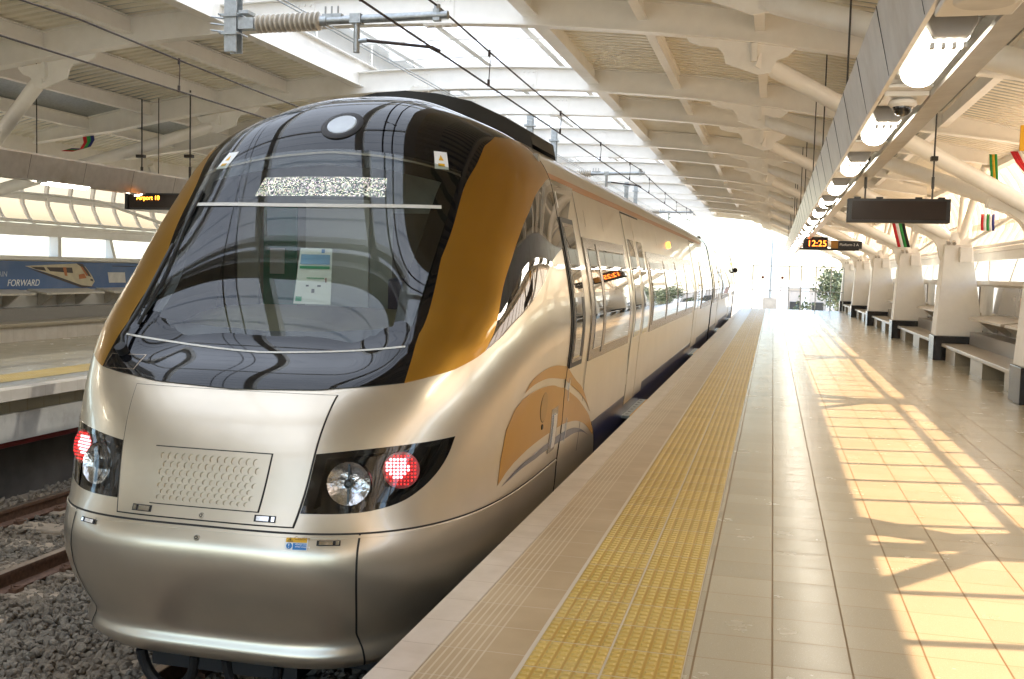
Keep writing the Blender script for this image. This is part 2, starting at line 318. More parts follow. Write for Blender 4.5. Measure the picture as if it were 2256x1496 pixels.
g = MB(); g.mat(0).box(-14.4, -8.46, -14, 60, -.3, 0.); g.mat(1).box(-14.4, -8.40, -14, 60, -.62, -.3005); g.mat(2).box(-14.4, -8.75, -14, 60, -1.6, -.6205)
struct(g.build('opposite_platform', [M['floor'], M['concrete'], M['dkconc']]))
g = MB(); g.box(-8.46, -8.27, -14, 60, -.13, .004); struct(g.build('opposite_platform_coping', M['coping'], bevel=.006))
g = MB(); g.add([(-9.42, -14, .004), (-8.826, -14, .004), (-8.826, 60, .004), (-9.42, 60, .004)], [(0, 1, 2, 3)]); struct(g.build('opposite_platform_tactile_strip', M['tactile2']))
g = MB(); g.tube([(-8.5, -10, -.67), (-8.5, 60, -.67)], .035, 8); tag(g.build('cable_pipe', M['red']), 'dark red pipe running below the opposite platform edge', 'pipe')
def rail(x, label):
    g = MB(); z = -1.07
    prof = [(-.07, -.17), (.07, -.17), (.07, -.155), (.012, -.13), (.012, -.045), (.036, -.035), (.036, -.004), (.028, 0), (-.028, 0), (-.036, -.004), (-.036, -.035), (-.012, -.045), (-.012, -.13), (-.07, -.155)]
    vs = [(x + a, y, z + b) for y in (-10, 90) for a, b in prof]; n = len(prof)
    g.mat(0).add(vs, [tuple(range(n))[::-1]] + [(i, (i+1) % n, n+(i+1) % n, n+i) for i in range(n) if i not in (6, 7, 8)]); g.mat(1).add(vs, [(i, i+1, n+i+1, n+i) for i in (6, 7, 8)])
    tag(g.build('track_rail', [M['rail'], M['railtop']]), label, 'rail', 'running rails')
rail(-2.9 + .75, 'rusty rail under the train on its platform side'); rail(-2.9 - .75, 'rusty rail showing under the left of the train bumper')
rail(-6.75 + .75, 'rusty rail of the empty track nearer the train'); rail(-6.75 - .75, 'rusty rail of the empty track beside the opposite platform')
slp = None; lab = []
for tx, ys, nm in ((-2.9, [2.9 + .62 * k for k in range(11)], 'under the gold train'), (-6.75, [4.6 + .62 * k for k in range(22)], 'of the empty track')):
    for k, y in enumerate(ys):
        if slp is None:
            g = MB(); g.box(-1.25, 1.25, -.13, .13, -1.36, -1.232); slp = g.build('sleeper', M['sleeper'], bevel=.02); o = slp
            cl = []
            for xx in (-.75, .75):
                for dx in (-.11, .11): g = MB(); g.box(xx + dx - .035, xx + dx + .035, -.05, .05, -1.236, -1.20); g.tube([(xx + dx, -.04, -1.205), (xx + dx * .6, 0, -1.185), (xx + dx, .05, -1.205)], .011, 6); cl.append(g.build('rail_clip', M['rail'], slp))
        else:
            o = slp.copy(); COL.objects.link(o)
            for q in cl: c2 = q.copy(); COL.objects.link(c2); c2.parent = o
        o.location = (tx, y, 0); tag(o, 'brown concrete sleeper %s, %s along its row from the camera' % (nm, (ORD + ['twenty-first', 'twenty-second'])[k]), 'sleeper', 'sleepers in the ballast')
# loose stones
def stones():
    ico = []; p = (1 + 5 ** .5) / 2
    for a in (-1, 1):
        for b in (-p, p): ico += [(0, a, b), (a, b, 0), (b, 0, a)]
    iv = np.array(ico, float); iv /= np.linalg.norm(iv[0])
    bm = bmesh.new(); [bm.verts.new(v) for v in iv]; bmesh.ops.convex_hull(bm, input=bm.verts); bm.verts.index_update(); bf = np.array([[v.index for v in f.verts] for f in bm.faces]); iv = np.array([v.co for v in bm.verts]); bm.free()
    reg = [(-8.3, -3.0, 3.2, 8.5, 17500), (-8.3, -3.4, 8.5, 16, 6500), (-3.0, -1.9, 3.2, 6.5, 2000)]
    V = []; F = []; o = 0
    for x0, x1, y0, y1, n in reg:
        xs = rng.uniform(x0, x1, n); ys = rng.uniform(y0, y1, n); r = rng.uniform(.015, .035, n) * (1 + (rng.random(n) > .93) * .45)
        for i in range(n):
            onr = min(abs(xs[i] - q) for q in (-2.15, -3.65, -6.0, -7.5)) < .09
            if onr: continue
            q = rng.normal(size=(3, 3)); q, _ = np.linalg.qr(q); P_ = iv * (1 + rng.uniform(-.28, .28, (len(iv), 1))) * r[i] * np.array([1.25, 1, .72]); P_ = P_ @ q
            hz = -1.262 + rng.uniform(0, .035); slx = min(abs(xs[i] + 2.9), abs(xs[i] + 6.75)) < 1.25
            V.append(P_ + [xs[i], ys[i], hz]); F.append(bf + o); o += len(iv)
    V = np.concatenate(V); F = np.concatenate(F); me = bpy.data.meshes.new('gravel'); me.from_pydata(V.tolist(), [], F.tolist()); me.materials.append(M['ballast']); me.update()
    ob = bpy.data.objects.new('gravel', me); COL.objects.link(ob); tag(ob, 'grey and brown crushed stone ballast around the rails', 'gravel', kind='stuff')
stones()
# ---- roof: arched beams
def arch_x():
    return np.linspace(2 * XM - 3.42, 3.42, 61)
def beam_mb(y):
    g = MB(); xs = arch_x()
    def dep(x):
        e = abs(x - XM); return .36 if e < 6.6 else .36 - .16 * (e - 6.6) / 1.66
    bot = []; top = []
    for x in xs:
        t_ = zb(x) + .36; bot.append(t_ - dep(x)); top.append(t_)
    for (hw, lo, hi) in ((.012, 0, 1), (.085, 0, .0), (.085, 1., 1.)):
        rows = []
        for x, b_, t_ in zip(xs, bot, top):
            if lo == hi == 0: a_, c_ = b_, b_ + .02
            elif lo == hi == 1: a_, c_ = t_ - .02, t_
            else: a_, c_ = b_ + .02, t_ - .02
            rows.append([(x, y - hw, a_), (x, y + hw, a_), (x, y + hw, c_), (x, y - hw, c_), (x, y - hw, a_)])
        g.grid(rows, False); g.add(rows[0][:4], [(0, 1, 2, 3)]); g.add(rows[-1][:4], [(3, 2, 1, 0)])
    return g
def bracket_mb(y, s):
    # gusset plates under the beam where the struts arrive
    g = MB(); x0 = -.3; zt = zb(x0)
    poly = [(-.78, .0), (-.74, -.06), (-.62, -.09), (-.42, -.095), (-.36, -.15), (-.33, -.26), (.02, -.34), (.16, -.30), (.22, -.16), (.34, -.1), (.42, .0)]
    poly = [(p[0] + x0 + .02, zb(p[0] + x0) + .004 + p[1]) for p in poly]
    f = lambda a, b, t_: (mx(a, s), t_, b)
    g.prism(poly, f, y - .016, y + .016)
    g.box(mx(x0 - .03, s), mx(x0 + .03, s), y - .075, y + .075, zt - .2, zt - .002)
    return g
def splice_mb(y, s):
    g = MB(); xc_ = mx(-3.95, s); z0 = zb(xc_)
    g.box(xc_ - .17, xc_ + .17, y - .024, y + .024, z0 + .05, z0 + .31); g.box(xc_ - .19, xc_ + .19, y - .07, y + .07, z0 - .016, z0 + .001)
    for i in range(4):
        for zz in (.085, .275): g.lathe((xc_ - .12 + .08 * i, y - .026, z0 + zz), (xc_ - .12 + .08 * i, y - .044, z0 + zz), [(0, .017), (1, .015)], 6)
        g.lathe((xc_ - .15 + .1 * i, y - .04, z0 - .016), (xc_ - .15 + .1 * i, y - .04, z0 - .034), [(0, .016), (1, .014)], 6)
    return g
VIS = [b for b in BEAMS if b > 8]
beam_src = None
for y in BEAMS:
    if y > Y9: continue
    k = VIS.index(y) if y in VIS else None
    lab = ('white arched roof beam, the %s one counted away from the camera' % ORD[k]) if k is not None else 'white arched roof beam over the platform behind the camera, %s of the row' % ORD[BEAMS.index(y)]
    if beam_src is None:
        beam_src = thing('roof_beam', lab, 'roof beam', (0, y, 0), 'arched roof beams'); beam_mb(y).build('girder', M['steel'], beam_src)
        for s in (1, -1): bracket_mb(y, s).build('bracket', M['steel'], beam_src); splice_mb(y, s).build('splice_plate', M['steel'], beam_src)
        kids = list(beam_src.children)
    else:
        o = beam_src.copy(); COL.objects.link(o); o.location = (0, y, 0); tag(o, lab, 'roof beam', 'arched roof beams')
        for c in kids: d = c.copy(); COL.objects.link(d); d.parent = o
PUR = [-1.55, -.25, 1.05, 2.3]
names = {1: 'platform', -1: 'opposite side'}
for s in (1, -1):
    for k, x in enumerate(PUR):
        g = MB(); X = mx(x, s); z1 = zb(X) + .358 + (.0 if s > 0 else 0)
        g.box(X - .01, X + .01, Y0, Y9 - .6, z1 - .20, z1 - .018); g.box(X - .055, X + .055, Y0, Y9 - .6, z1 - .218, z1 - .2); g.box(X - .055, X + .055, Y0, Y9 - .6, z1 - .018, z1 - .002)
        tag(g.build('purlin', M['steel']), 'cream lengthwise purlin under the %s roof, %s from the skylight' % (names[s], ORD[k]), 'purlin', 'purlins under the roof sheets')
    # sheet
    xs = np.linspace(-2.86, 3.72, 26); ny = int((Y9 - Y0) / .18); rows = []
    for i in range(ny):
        for dy, dz in ((0, 0), (.085, 0), (.105, .032), (.16, .032)):
            y = Y0 + i * .18 + dy; rows.append([(mx(x, s), y, zb(mx(x, s)) + .362 + dz) for x in xs])
    g = MB(); g.grid(rows, False, flip=(s < 0)); r = thing('roof_sheeting', 'corrugated cream metal roof sheeting over the %s' % names[s], 'roof', (mx(0, s), 20, 4)); g.build('sheet', M['sheet'], r)
    g = MB(); g.box(mx(3.70, s), mx(3.86, s), Y0, Y9, zb(mx(3.7, s)) + (.26 if s > 0 else -.02), zb(mx(3.7, s)) + .42); g.build('gutter', M['steel'], r)
    g = MB(); g.add([(mx(x, s), y, zb(mx(x, s)) + .41) for y in (Y0, Y9) for x in (-2.8, 0, 3.72)], [(0, 1, 4, 3), (1, 2, 5, 4)]); g.build('outer_skin', M['galv'], r)
# skylight monitor
sk = thing('roof_skylight', 'long raised translucent skylight over the tracks with white frames', 'skylight', (XM, 20, 4.9))
for s in (1, -1):
    X = mx(-2.86, s); z0 = zb(X); g = MB(); g.box(X - .012, X + .012, Y0, Y9, z0 + .14, z0 + .52); g.box(X - .09, X + .09, Y0, Y9, z0 + .12, z0 + .14); g.box(X - .09, X + .09, Y0, Y9, z0 + .52, z0 + .54); g.build('curb_beam', M['steel'], sk)
    g = MB()
    for i in range(9): zz = z0 + .58 + i * .052; g.add([(X + .03 * s, Y0, zz - .022), (X + .03 * s, Y9, zz - .022), (X - .03 * s, Y9, zz + .026), (X - .03 * s, Y0, zz + .026)], [(0, 1, 2, 3)])
    g.build('louvre_bank', M['steel2'], sk)
    for y in np.arange(Y0, Y9, 2.2): g = MB(); g.box(X - .03, X + .03, y - .03, y + .03, z0 + .54, z0 + 1.05); g.build('louvre_post', M['steel'], sk)
for x in (-3.83, -5.16, -6.47 + .12, XM - 2.0 + 4.3):
    pass
for x in (-3.83, -5.16, -6.42):
    g = MB(); z1 = zb(x) + .98; g.box(x - .01, x + .01, Y0, Y9, z1 - .16, z1); g.box(x - .055, x + .055, Y0, Y9, z1 - .178, z1 - .16); g.build('skylight_purlin', M['steel'], sk)
fr = sorted([b for b in BEAMS] + [c for c in COLS] + [c + PER / 2 for c in COLS])
for y in fr:
    if y > Y9: continue
    g = MB(); xs = np.linspace(2 * XM + 2.86, -2.86, 14); rows = [[(x, y - .03, zb(x) + .80), (x, y + .03, zb(x) + .80), (x, y + .03, zb(x) + .97), (x, y - .03, zb(x) + .97), (x, y - .03, zb(x) + .80)] for x in xs]
    g.grid(rows, False); g.build('skylight_frame', M['steel'], sk)
xs = np.linspace(2 * XM + 2.7, -2.7, 22); rows = []
for i in range(int((Y9 - Y0) / .3)):
    for dy, dz in ((0, 0), (.2, 0), (.22, .02), (.28, .02)): rows.append([(x, Y0 + i * .3 + dy, zb(x) + .99 + dz) for x in xs])
g = MB(); g.grid(rows, False); g.build('translucent_sheet', M['skylight'], sk)
# ---- columns
def column(yc, s, label):
    t = thing('column', label, 'column', (mx(3.35, s), yc, 0), 'tapered platform columns')
    X = lambda x: mx(x, s); f = lambda a, b, t_: (X(a), t_, b)
    g = MB()   # shaft, narrower towards the top
    for (lo, hi) in (((3.02, 3.86, .27, .46), (3.12, 3.60, .21, 2.2)),):
        x0, x1, w, z = lo; a0, a1, w2, z2 = hi
        g.add([(X(x0), yc - w, z), (X(x1), yc - w, z), (X(x1), yc + w, z), (X(x0), yc + w, z), (X(a0), yc - w2, z2), (X(a1), yc - w2, z2), (X(a1), yc + w2, z2), (X(a0), yc + w2, z2)], [(0,3,2,1),(4,5,6,7),(0,1,5,4),(1,2,6,5),(2,3,7,6),(3,0,4,7)])
    g.build('shaft', M['colpaint'], t, bevel=.015, fixn=True)
    g = MB(); g.box(X(2.995), X(3.93), yc - .31, yc + .31, 0, .46); g.build('plinth', M['granite'], t, bevel=.008)
    g = MB(); g.box(X(3.38), X(3.60), yc - .30, yc - .21, 1.86, 2.14); g.build('junction_box', M['colpaint'], t, bevel=.01)
    g = MB()
    gus = [(3.13, 1.80), (3.05, 1.98), (3.02, 2.15), (2.94, 2.27), (2.80, 2.36), (2.55, 2.44), (2.57, 2.55), (3.05, 2.42), (3.3, 2.42), (3.62, 2.30), (3.60, 2.15), (3.2, 2.1)]
    for dy in (-.1, .1): g.prism(gus, f, yc + dy - .015, yc + dy + .015)
    g.build('gusset', M['steel'], t, fixn=True)
    g = MB(); g.tube([(X(3.3), yc, 2.14), (X(3.3), yc, 2.42)], .15, 16); g.build('hub', M['steel'], t)
    for d in (-2.2, 2.2):
        a = Vector((X(3.22), yc + .06 * np.sign(d), 2.34)); b = Vector((X(-.22), yc + d, zb(-.3) - .2)); dv = (b - a).normalized()
        g = MB(); g.tube([a, a.lerp(b, .03), a.lerp(b, .955), a.lerp(b, .985)], [.06, .098, .098, .05], 18); g.beam(b - dv * .22, b + dv * .06, .025, .16)
        for q in (-.05, .05): g.beam(b - dv * .33 + Vector((0, 0, q)), b - dv * .14 + Vector((0, 0, q)), .06, .035)
        g.build('strut', M['steel'], t)
        a = Vector((X(3.42), yc + .05 * np.sign(d), 2.3)); b = Vector((X(3.62), yc + d * .45, zb(3.5) + .28)); g = MB(); g.tube([a, b], .07, 14); g.build('outer_strut', M['steel'], t)
    for d in (-1, 1):
        a = Vector((X(3.58), yc + .1 * d, 2.25)); b = Vector((X(3.97), yc + d * PER * .32, 2.68)); c_ = Vector((X(3.97), yc + d * PER * .5, 2.70)); g = MB(); g.tube([a, b, c_], .034, 10); g.build('side_brace', M['steel'], t)
    for dx in (3.17, 3.27):
        g = MB(); g.tube([(X(dx), yc - .3, 2.2), (X(dx), yc - .22, 2.24)], .035, 12); g.build('spotlight', M['tray'], t)
    return t
kk = 0
for s in (1, -1):
    vis = [c for c in COLS if c > 3]
    for yc in COLS:
        if yc > 50: continue
        nm = 'cream tapered column with black plinth %s, %s' % ('on the near platform' if s > 0 else 'on the opposite platform', (ORD[vis.index(yc)] + ' going away from the camera') if yc in vis else ORD[COLS.index(yc)] + ' behind the camera')
        column(yc, s, nm)
# ---- side wall, windows, benches, glazing for each side
def side(s):
    X = lambda x: mx(x, s); nm = names[s]; B0, B1 = COLS[0], COLS[-1]
    w = thing('side_wall', 'cream low wall with window band behind the %s benches' % ('near platform' if s > 0 else 'opposite platform'), 'wall', (X(4), 20, 0))
    g = MB(); g.box(X(3.97), X(4.15), B0, B1, 0, 1.44); g.build('lower_wall', M['wallp'], w)
    g = MB(); g.box(X(3.88), X(4.2), B0, B1, 1.4405, 1.52); g.build('sill', M['colpaint'], w, bevel=.01)
    g = MB(); g.box(X(3.94), X(4.2), B0, B1, 1.90, 2.06); g.box(X(3.90), X(4.5), B0, B1, 2.0605, 2.13); g.build('head_beam_added_eave', M['steel'], w)  # window head, plus an outer eave added to keep sun off the panes
    ys = []; y = B0
    while y < B1 - .1: ys.append(y); y += PER / 4
    for k, y in enumerate(ys):
        g = MB(); f = lambda a, b, t_: (X(a), t_, b); g.prism([(3.96, 1.5205), (4.16, 1.5205), (4.16, 1.8995), (4.06, 1.8995)] if k % 2 else [(3.95, 1.5205), (4.16, 1.5205), (4.16, 1.8995), (3.95, 1.8995)], f, y - .05, y + .05); g.build('mullion', M['colpaint'], w)
        g = MB(); g.add([(X(4.11), y + .05, 1.5205), (X(4.11), y + PER / 4 - .05, 1.5205), (X(4.11), y + PER / 4 - .05, 1.8995), (X(4.11), y + .05, 1.8995)], [(0, 1, 2, 3)]); g.build('window_pane', M['clearglass'], w)
    # curved glazing
    gz = thing('curved_glazing', 'bowed bronze glazing with white ribs above the %s wall' % ('near platform' if s > 0 else 'opposite platform'), 'glazing', (X(4.1), 20, 2.1))
    prof = [(3.98, 2.13), (4.12, 2.28), (4.24, 2.52), (4.27, 2.78), (4.22, 3.02), (4.12, 3.24), (3.97, 3.46), (3.84, 3.62), (3.78, 3.74)]
    N = int((B1 - B0) / .71)
    nv = 0
    for k in range(N + 1):
        y = B0 + k * .71; big = k % 10 == 0; wd = .11 if big else .058
        g = MB(); rows = []
        for i, (a, b) in enumerate(prof): rows.append([(X(a - .05), y - wd / 2, b - .015), (X(a - .05), y + wd / 2, b - .015), (X(a + .02), y + wd / 2, b + .01), (X(a + .02), y - wd / 2, b + .01), (X(a - .05), y - wd / 2, b - .015)])
        g.grid(rows, False, flip=s < 0); g.build('rib', M['steel'], gz)
    g = MB(); rows = [[(X(a + .025), y, b + .012) for (a, b) in prof] for y in np.linspace(B0, B1, 40)]; g.grid(rows, True); g.build('glazing_sheet', M['barrelglass'] if s > 0 else M['barrelglass_dull'], gz)
    g = MB(); g.tube([(X(3.90), B0, 2.17), (X(3.90), B1, 2.17)], .035, 10); g.build('rail', M['steel'], gz)
    g = MB(); g.beam((X(4.245), B0, 2.66), (X(4.245), B1, 2.66), .03, .13); g.build('transom', M['steel'], gz)
    # bays
    for i in range(len(COLS) - 1):
        ya, yb = COLS[i] + .33, COLS[i + 1] - .33
        if s > 0 and yb < 5: continue
        if s < 0 and (yb < 8 or ya > 36): continue
        bn = '%s and %s columns' % (ORD[max(0, i - 2)], ORD[max(0, i - 1)]) if i >= 3 else 'columns beside the camera'
        pl = 'near platform' if s > 0 else 'opposite platform'
        b = thing('bench', 'beige stone bench on the %s between its %s' % (pl, bn), 'bench', (X(3.4), (ya + yb) / 2, 0), 'stone benches along the walls')
        g = MB(); g.box(X(3.12), X(3.62), ya + .1, yb - .1, .27, .33); g.build('seat', M['benchstone'], b, bevel=.01)
        if s < 0: g = MB(); g.box(X(3.2), X(3.6), ya + .12, yb - .12, 0, .2695); g.build('base', M['coping'], b)
        else:
            for yy in (ya + .15, (ya + yb) / 2 - .5, yb - 1.25): g = MB(); g.box(X(3.18), X(3.6), yy, yy + 1., 0, .2695); g.build('base', M['benchstone'], b)
        g = MB(); g.box(X(3.6205), X(3.969), ya, yb, 0, .56); tag(g.build('plinth_wall', M['greystone']), 'grey stone skirting ledge behind the %s bench between its %s' % (pl, bn), 'ledge', 'stone ledges behind benches')
        L = (yb - ya); n = 2 if s > 0 else 3
        for j in range(n):
            y0 = ya + .25 + j * (L - .3) / n; y1 = y0 + (L - .3) / n - .3
            sh = thing('leaning_shelf', '%s leaning shelf in the %s bay between its %s' % (ORD[j], pl, bn), 'shelf', (X(3.7), (y0 + y1) / 2, .8), 'leaning shelves along the walls')
            g = MB(); f = lambda a, b_, t_: (X(a), t_, b_); g.prism([(3.52, .80), (3.965, .86), (3.965, .90), (3.52, .835)], f, y0, y1); g.build('top', M['bench'], sh, fixn=True)
            for q in range(3):
                yy = y0 + .3 + q * (y1 - y0 - .65) / 2; g = MB(); g.prism([(3.60, .808), (3.965, .856), (3.965, .58), (3.90, .58)], f, yy, yy + .05); g.build('bracket', M['bench'], sh, fixn=True)
        # poster panels
        if s > 0:
            p = thing('poster_panel', 'grey glazed poster panel on the near wall between its %s' % bn, 'poster', (X(3.95), (ya + yb) / 2, 1.15), 'grey poster panels')
            g = MB(); g.box(X(3.945), X(3.9695), ya + .5, yb - .25, .93, 1.40); g.build('backing', M['posterg'], p); 
            if 10 < ya < 20:
                g = MB(); g.box(X(3.942), X(3.9449), ya + .5 + (yb - ya) * .38, ya + .5 + (yb - ya) * .55, 1.05, 1.25); g.build('pink_print', M['pink'], p)
M['posterg'] = P('grey_poster_paper', (.30, .30, .31), .12, coat=.7, var=.12, vs=2); M['pink'] = P('faded_pink_print', (.50, .26, .21), .3, var=.2, vs=9)
side(1); side(-1)
# blue poster on the opposite wall
XP = 2 * XM - 3.945
tp = NT('blue_poster_print'); pz = tp.ramp(tp.pos()[1], 15.5, 19.5); n_ = tp.noise(.9, 4); c_ = tp.mix(tp.math('ADD', pz, tp.math('MULTIPLY', tp.math('SUBTRACT', n_, .5), .7), clamp=True), (.11, .18, .34), (.50, .53, .58)); b_ = tp.bsdf(**{'Base Color': c_, 'Roughness': .25}); M['bluepost'] = tp.fin(b_.outputs[0])
po = thing('billboard', 'long blue advertising board with FORWARD lettering on the opposite wall', 'billboard', (XP, 18, 1.15))
g = MB(); g.box(XP - .02, XP, 12.2, 20.6, .88, 1.42); g.build('board', M['bluepost'], po)
def onp(y, z, d=.004): return (XP + d, y, z)
Mx = frame_from((XP + .004, 16.18, .955), (0, 1, 0), (0, 0, 1)); text('FORWARD', .175, 'slogan_lettering', M['white'], po, Mx, .002, .25)
Mx = frame_from((XP + .004, 15.95, 1.13), (0, 1, 0), (0, 0, 1)); text('AIN', .14, 'upper_lettering', P('grey_lettering', (.45, .5, .6), .4), po, Mx, .002, .1)
g = MB()
def flat(k, pts, d): g.mat(k).add([onp(y, z, d) for y, z in pts], [tuple(range(len(pts)))])
flat(0, [(16.65, 1.33), (18.18, 1.395), (18.42, 1.33), (18.62, 1.16), (18.72, 1.03), (18.62, .93), (18.3, .955), (17.5, 1.15)], .003)
flat(1, [(16.65, 1.31), (17.5, 1.15), (18.3, .955), (18.62, .93), (18.75, .91), (18.3, .905), (17.4, 1.12)], .004)
flat(1, [(17.25, 1.31), (18.0, 1.31), (18.03, 1.2), (17.35, 1.235)], .006); flat(1, [(16.8, 1.318), (17.18, 1.312), (17.24, 1.24), (16.95, 1.27)], .006)
flat(1, [(18.12, 1.40), (18.33, 1.385), (18.5, 1.24), (18.6, 1.12), (18.45, 1.16), (18.3, 1.32)], .007); flat(2, [(18.26, 1.33), (18.32, 1.33), (18.5, 1.16), (18.45, 1.14)], .008)
flat(2, [(17.72, 1.315), (17.82, 1.315), (17.86, 1.14), (17.78, 1.15)], .008); flat(2, [(18.2, 1.17), (18.38, 1.19), (18.45, 1.1), (18.22, 1.08)], .008); flat(1, [(18.58, 1.09), (18.66, 1.07), (18.66, 1.03), (18.57, 1.05)], .008)
g.build('train_picture', [P('print_cream', (.55, .48, .33), .4), P('print_dark', (.05, .035, .03), .4), P('print_orange', (.42, .14, .04), .4)], po)
g = MB(); g.add([onp(19.15, 1.22), onp(19.75, 1.22), onp(19.78, 1.0), onp(19.2, 1.0)], [(0, 1, 2, 3)]); g.build('white_label', P('print_pale', (.6, .58, .54), .4), po)
g = MB(); g.add([onp(19.3, 1.345), onp(20.3, 1.345), onp(20.3, 1.36), onp(19.3, 1.36)], [(0, 1, 2, 3)]); g.build('small_print', M['darkmetal'], po)
# ---- lighting channels with lamps
def channel(s):
    X = lambda x: mx(x, s); nm = 'near platform' if s > 0 else 'opposite platform'; dz = 0 if s > 0 else .13; R0 = 4.95 if s > 0 else 4.45; DP = 2.27
    t = thing('lighting_channel', 'long metal lighting channel hung above the %s' % nm, 'light channel', (X(.65), 20, 2.7))
    f = lambda a, b, t_: (X(a), t_, b + dz)
    for poly, n_ in (([(.500, 2.46), (.520, 2.46), (.44, 2.80), (.425, 2.80)], 'inner_panel'), ([(.765, 2.46), (.89, 2.475), (.975, 2.80), (.955, 2.80), (.875, 2.495), (.765, 2.48)], 'outer_panel'), ([(.44, 2.8), (.96, 2.8), (.96, 2.83), (.44, 2.83)], 'top_plate')):
        g = MB(); g.prism(poly, f, Y0 + 6, 44.5); g.build(n_, M['tray'], t, fixn=True)
    for k in range(38):
        y = Y0 + 6.5 + k * 1.2; g = MB()
        g.beam((X(.498), y, 2.47 + dz), (X(.423), y, 2.80 + dz), .004, .003, (0, 1, 0)); g.build('panel_seam', M['darkmetal'], t)
    for yc in COLS:
        for q in (-1.4, 1.6):
            y = yc + q
            if y < 0 or y > 44: continue
            g = MB(); g.tube([(X(.5), y, 2.83 + dz), (X(.5), y, zb(.5) + .3)], .008, 8); g.build('hanger_rod', M['darkmetal'], t)
    src = None
    for k in range(17):
        y = R0 + DP * k
        lb = 'glowing white platform lamp in the %s channel, %s from the camera end' % (nm, ORD[k])
        g = MB(); g.box(X(.53), X(.765), y + DP / 2 - .30, y + DP / 2 + .30, 2.50 + dz, 2.515 + dz); g.build('blanking_plate', M['whitep'], t)
        if src is None:
            src = thing('platform_lamp', lb, 'lamp', (X(.635), y, 2.5 + dz), 'lit lamps in the %s channel' % nm); xx = X(.635)
            g = MB(); pr = [(-.088, .05), (-.096, .0), (-.08, -.035), (.08, -.035), (.096, .0), (.088, .05)]
            ff = lambda a, b, t_: (xx + a, t_, 2.535 + dz + b); g.prism(pr, ff, y - .53, y + .53); g.build('housing', M['lampbody'], src, bevel=.01, fixn=True)
            g = MB(); rows = []
            for q in np.linspace(-.53, .51, 25):
                e = min(1., (q + .53) / .03, (.51 - q) / .12); e = max(0, e) ** .5; rows.append([(xx + (.04 + .044 * e) * math.sin(a), y + q, 2.50 + dz - .012 - .070 * (e + .001) * math.cos(a)) for a in np.linspace(-1.5, 1.5, 11)])
            g.grid(rows, True); g.build('diffuser', M['lampglow'], src)
            g = MB(); pr2 = [(-.092, .0), (-.092, -.035), (-.065, -.09), (.065, -.09), (.092, -.035), (.092, .0)]
            g.prism(pr2, ff, y - .59, y - .515)
            ec = g.build('end_cap', M['lampbody'], src, bevel=.012, fixn=True)
            for dx in (-.06, -.02, .02, .06): g = MB(); g.box(xx + dx - .008, xx + dx + .008, y - .516, y - .47, 2.418 + dz, 2.44 + dz); g.build('clip', M['lampbody'], src)
            kids = list(src.children)
        else:
            o = src.copy(); COL.objects.link(o); o.location = (X(.635), y, 2.5 + dz); tag(o, lb, 'lamp', 'lit lamps in the %s channel' % nm)
            for c in kids: d = c.copy(); COL.objects.link(d); d.parent = o
channel(1); channel(-1)
# speaker, cameras
t = thing('ceiling_speaker', 'white square loudspeaker panel in the light channel nearest the camera', 'speaker', (.64, 3.72, 2.5))
g = MB(); g.box(.515, .77, 3.46, 3.98, 2.43, 2.46); g.build('panel', M['whitep'], t, bevel=.006)
g = MB(); g.lathe((.643, 3.76, 2.431), (.643, 3.76, 2.418), [(0, .10), (.5, .10), (1, .09)], 32); g.build('grille', P('speaker_grille', (.66, .65, .63), .6), t)
for k, y in enumerate((6.0, 13.75)):
    t = thing('dome_camera', 'black and white dome security camera between %s' % ('the two nearest platform lamps' if k == 0 else 'the farther platform lamps'), 'camera', (.64, y, 2.5), 'dome cameras under the channel')
    g = MB(); g.box(.535, .76, y - .1, y + .22, 2.475, 2.4985); g.build('plate', M['whitep'], t)
    g = MB(); g.lathe((.64, y, 2.4745), (.64, y, 2.43), [(0, .045), (.3, .07), (.7, .075), (1, .062)], 24); g.build('housing', M['whitep'], t)
    g = MB(); pts = [(q, .052 * math.sqrt(max(0, 1 - q * q))) for q in np.linspace(0, 1, 8)]; g.lathe((.64, y, 2.43), (.64, y, 2.38), pts, 24); g.build('lens_dome', P('smoked_dome', (.01, .01, .01), .05, coat=1., var=0), t)
# hanging display and clock signs
t = thing('platform_display', 'blank dark brown hanging display board above the near platform', 'display', (1.12, 10.4, 2.0))
g = MB(); g.box(.66, 1.58, 10.4, 10.52, 2.035, 2.262); g.build('case', M['black'], t, bevel=.008)
g = MB(); g.box(.70, 1.54, 10.392, 10.399, 2.06, 2.238); g.build('screen', M['brown'], t)
g = MB()

for q in (.75, .95, 1.3, 1.5): g = MB(); g.box(q - .03, q + .03, 10.42, 10.48, 2.2625, 2.278); g.build('mounting_clip', M['black'], t)
for x in (.82, 1.42):
    g = MB(); g.tube([(x, 10.46, 2.262), (x, 10.46, 2.5)], .008, 8); g.tube([(x, 10.46, 2.36), (x, 10.46, 2.47)], .014, 8); g.tube([(x, 10.46, 2.5), (x + .005, 10.46, zb(x) - .02)], .008, 8); g.box(x - .03, x + .03, 10.42, 10.5, 2.62, 2.66); g.build('hanger_rod', M['darkmetal'], t)
t = thing('clock_sign', 'orange digital clock sign reading 12:25 far along the platform', 'clock', (1.0, 27.2, 2.3))
g = MB(); g.box(.70, 1.30, 27.2, 27.36, 2.24, 2.52); g.box(.62, 2.05, 27.22, 27.34, 2.19, 2.2395); g.build('case', M['black'], t)
Mx = frame_from((.80, 27.196, 2.285), (1, 0, 0), (0, 0, 1)); text('12:25', .215, 'digits', M['redled'], t, Mx, .002)
g = MB(); g.box(.9, .93, 27.25, 27.3, 2.52, 3.6); g.build('hanger', M['darkmetal'], t)
t = thing('platform_sign', 'dark hanging sign with white Platform lettering and an ochre end', 'sign', (1.8, 27.4, 2.3))
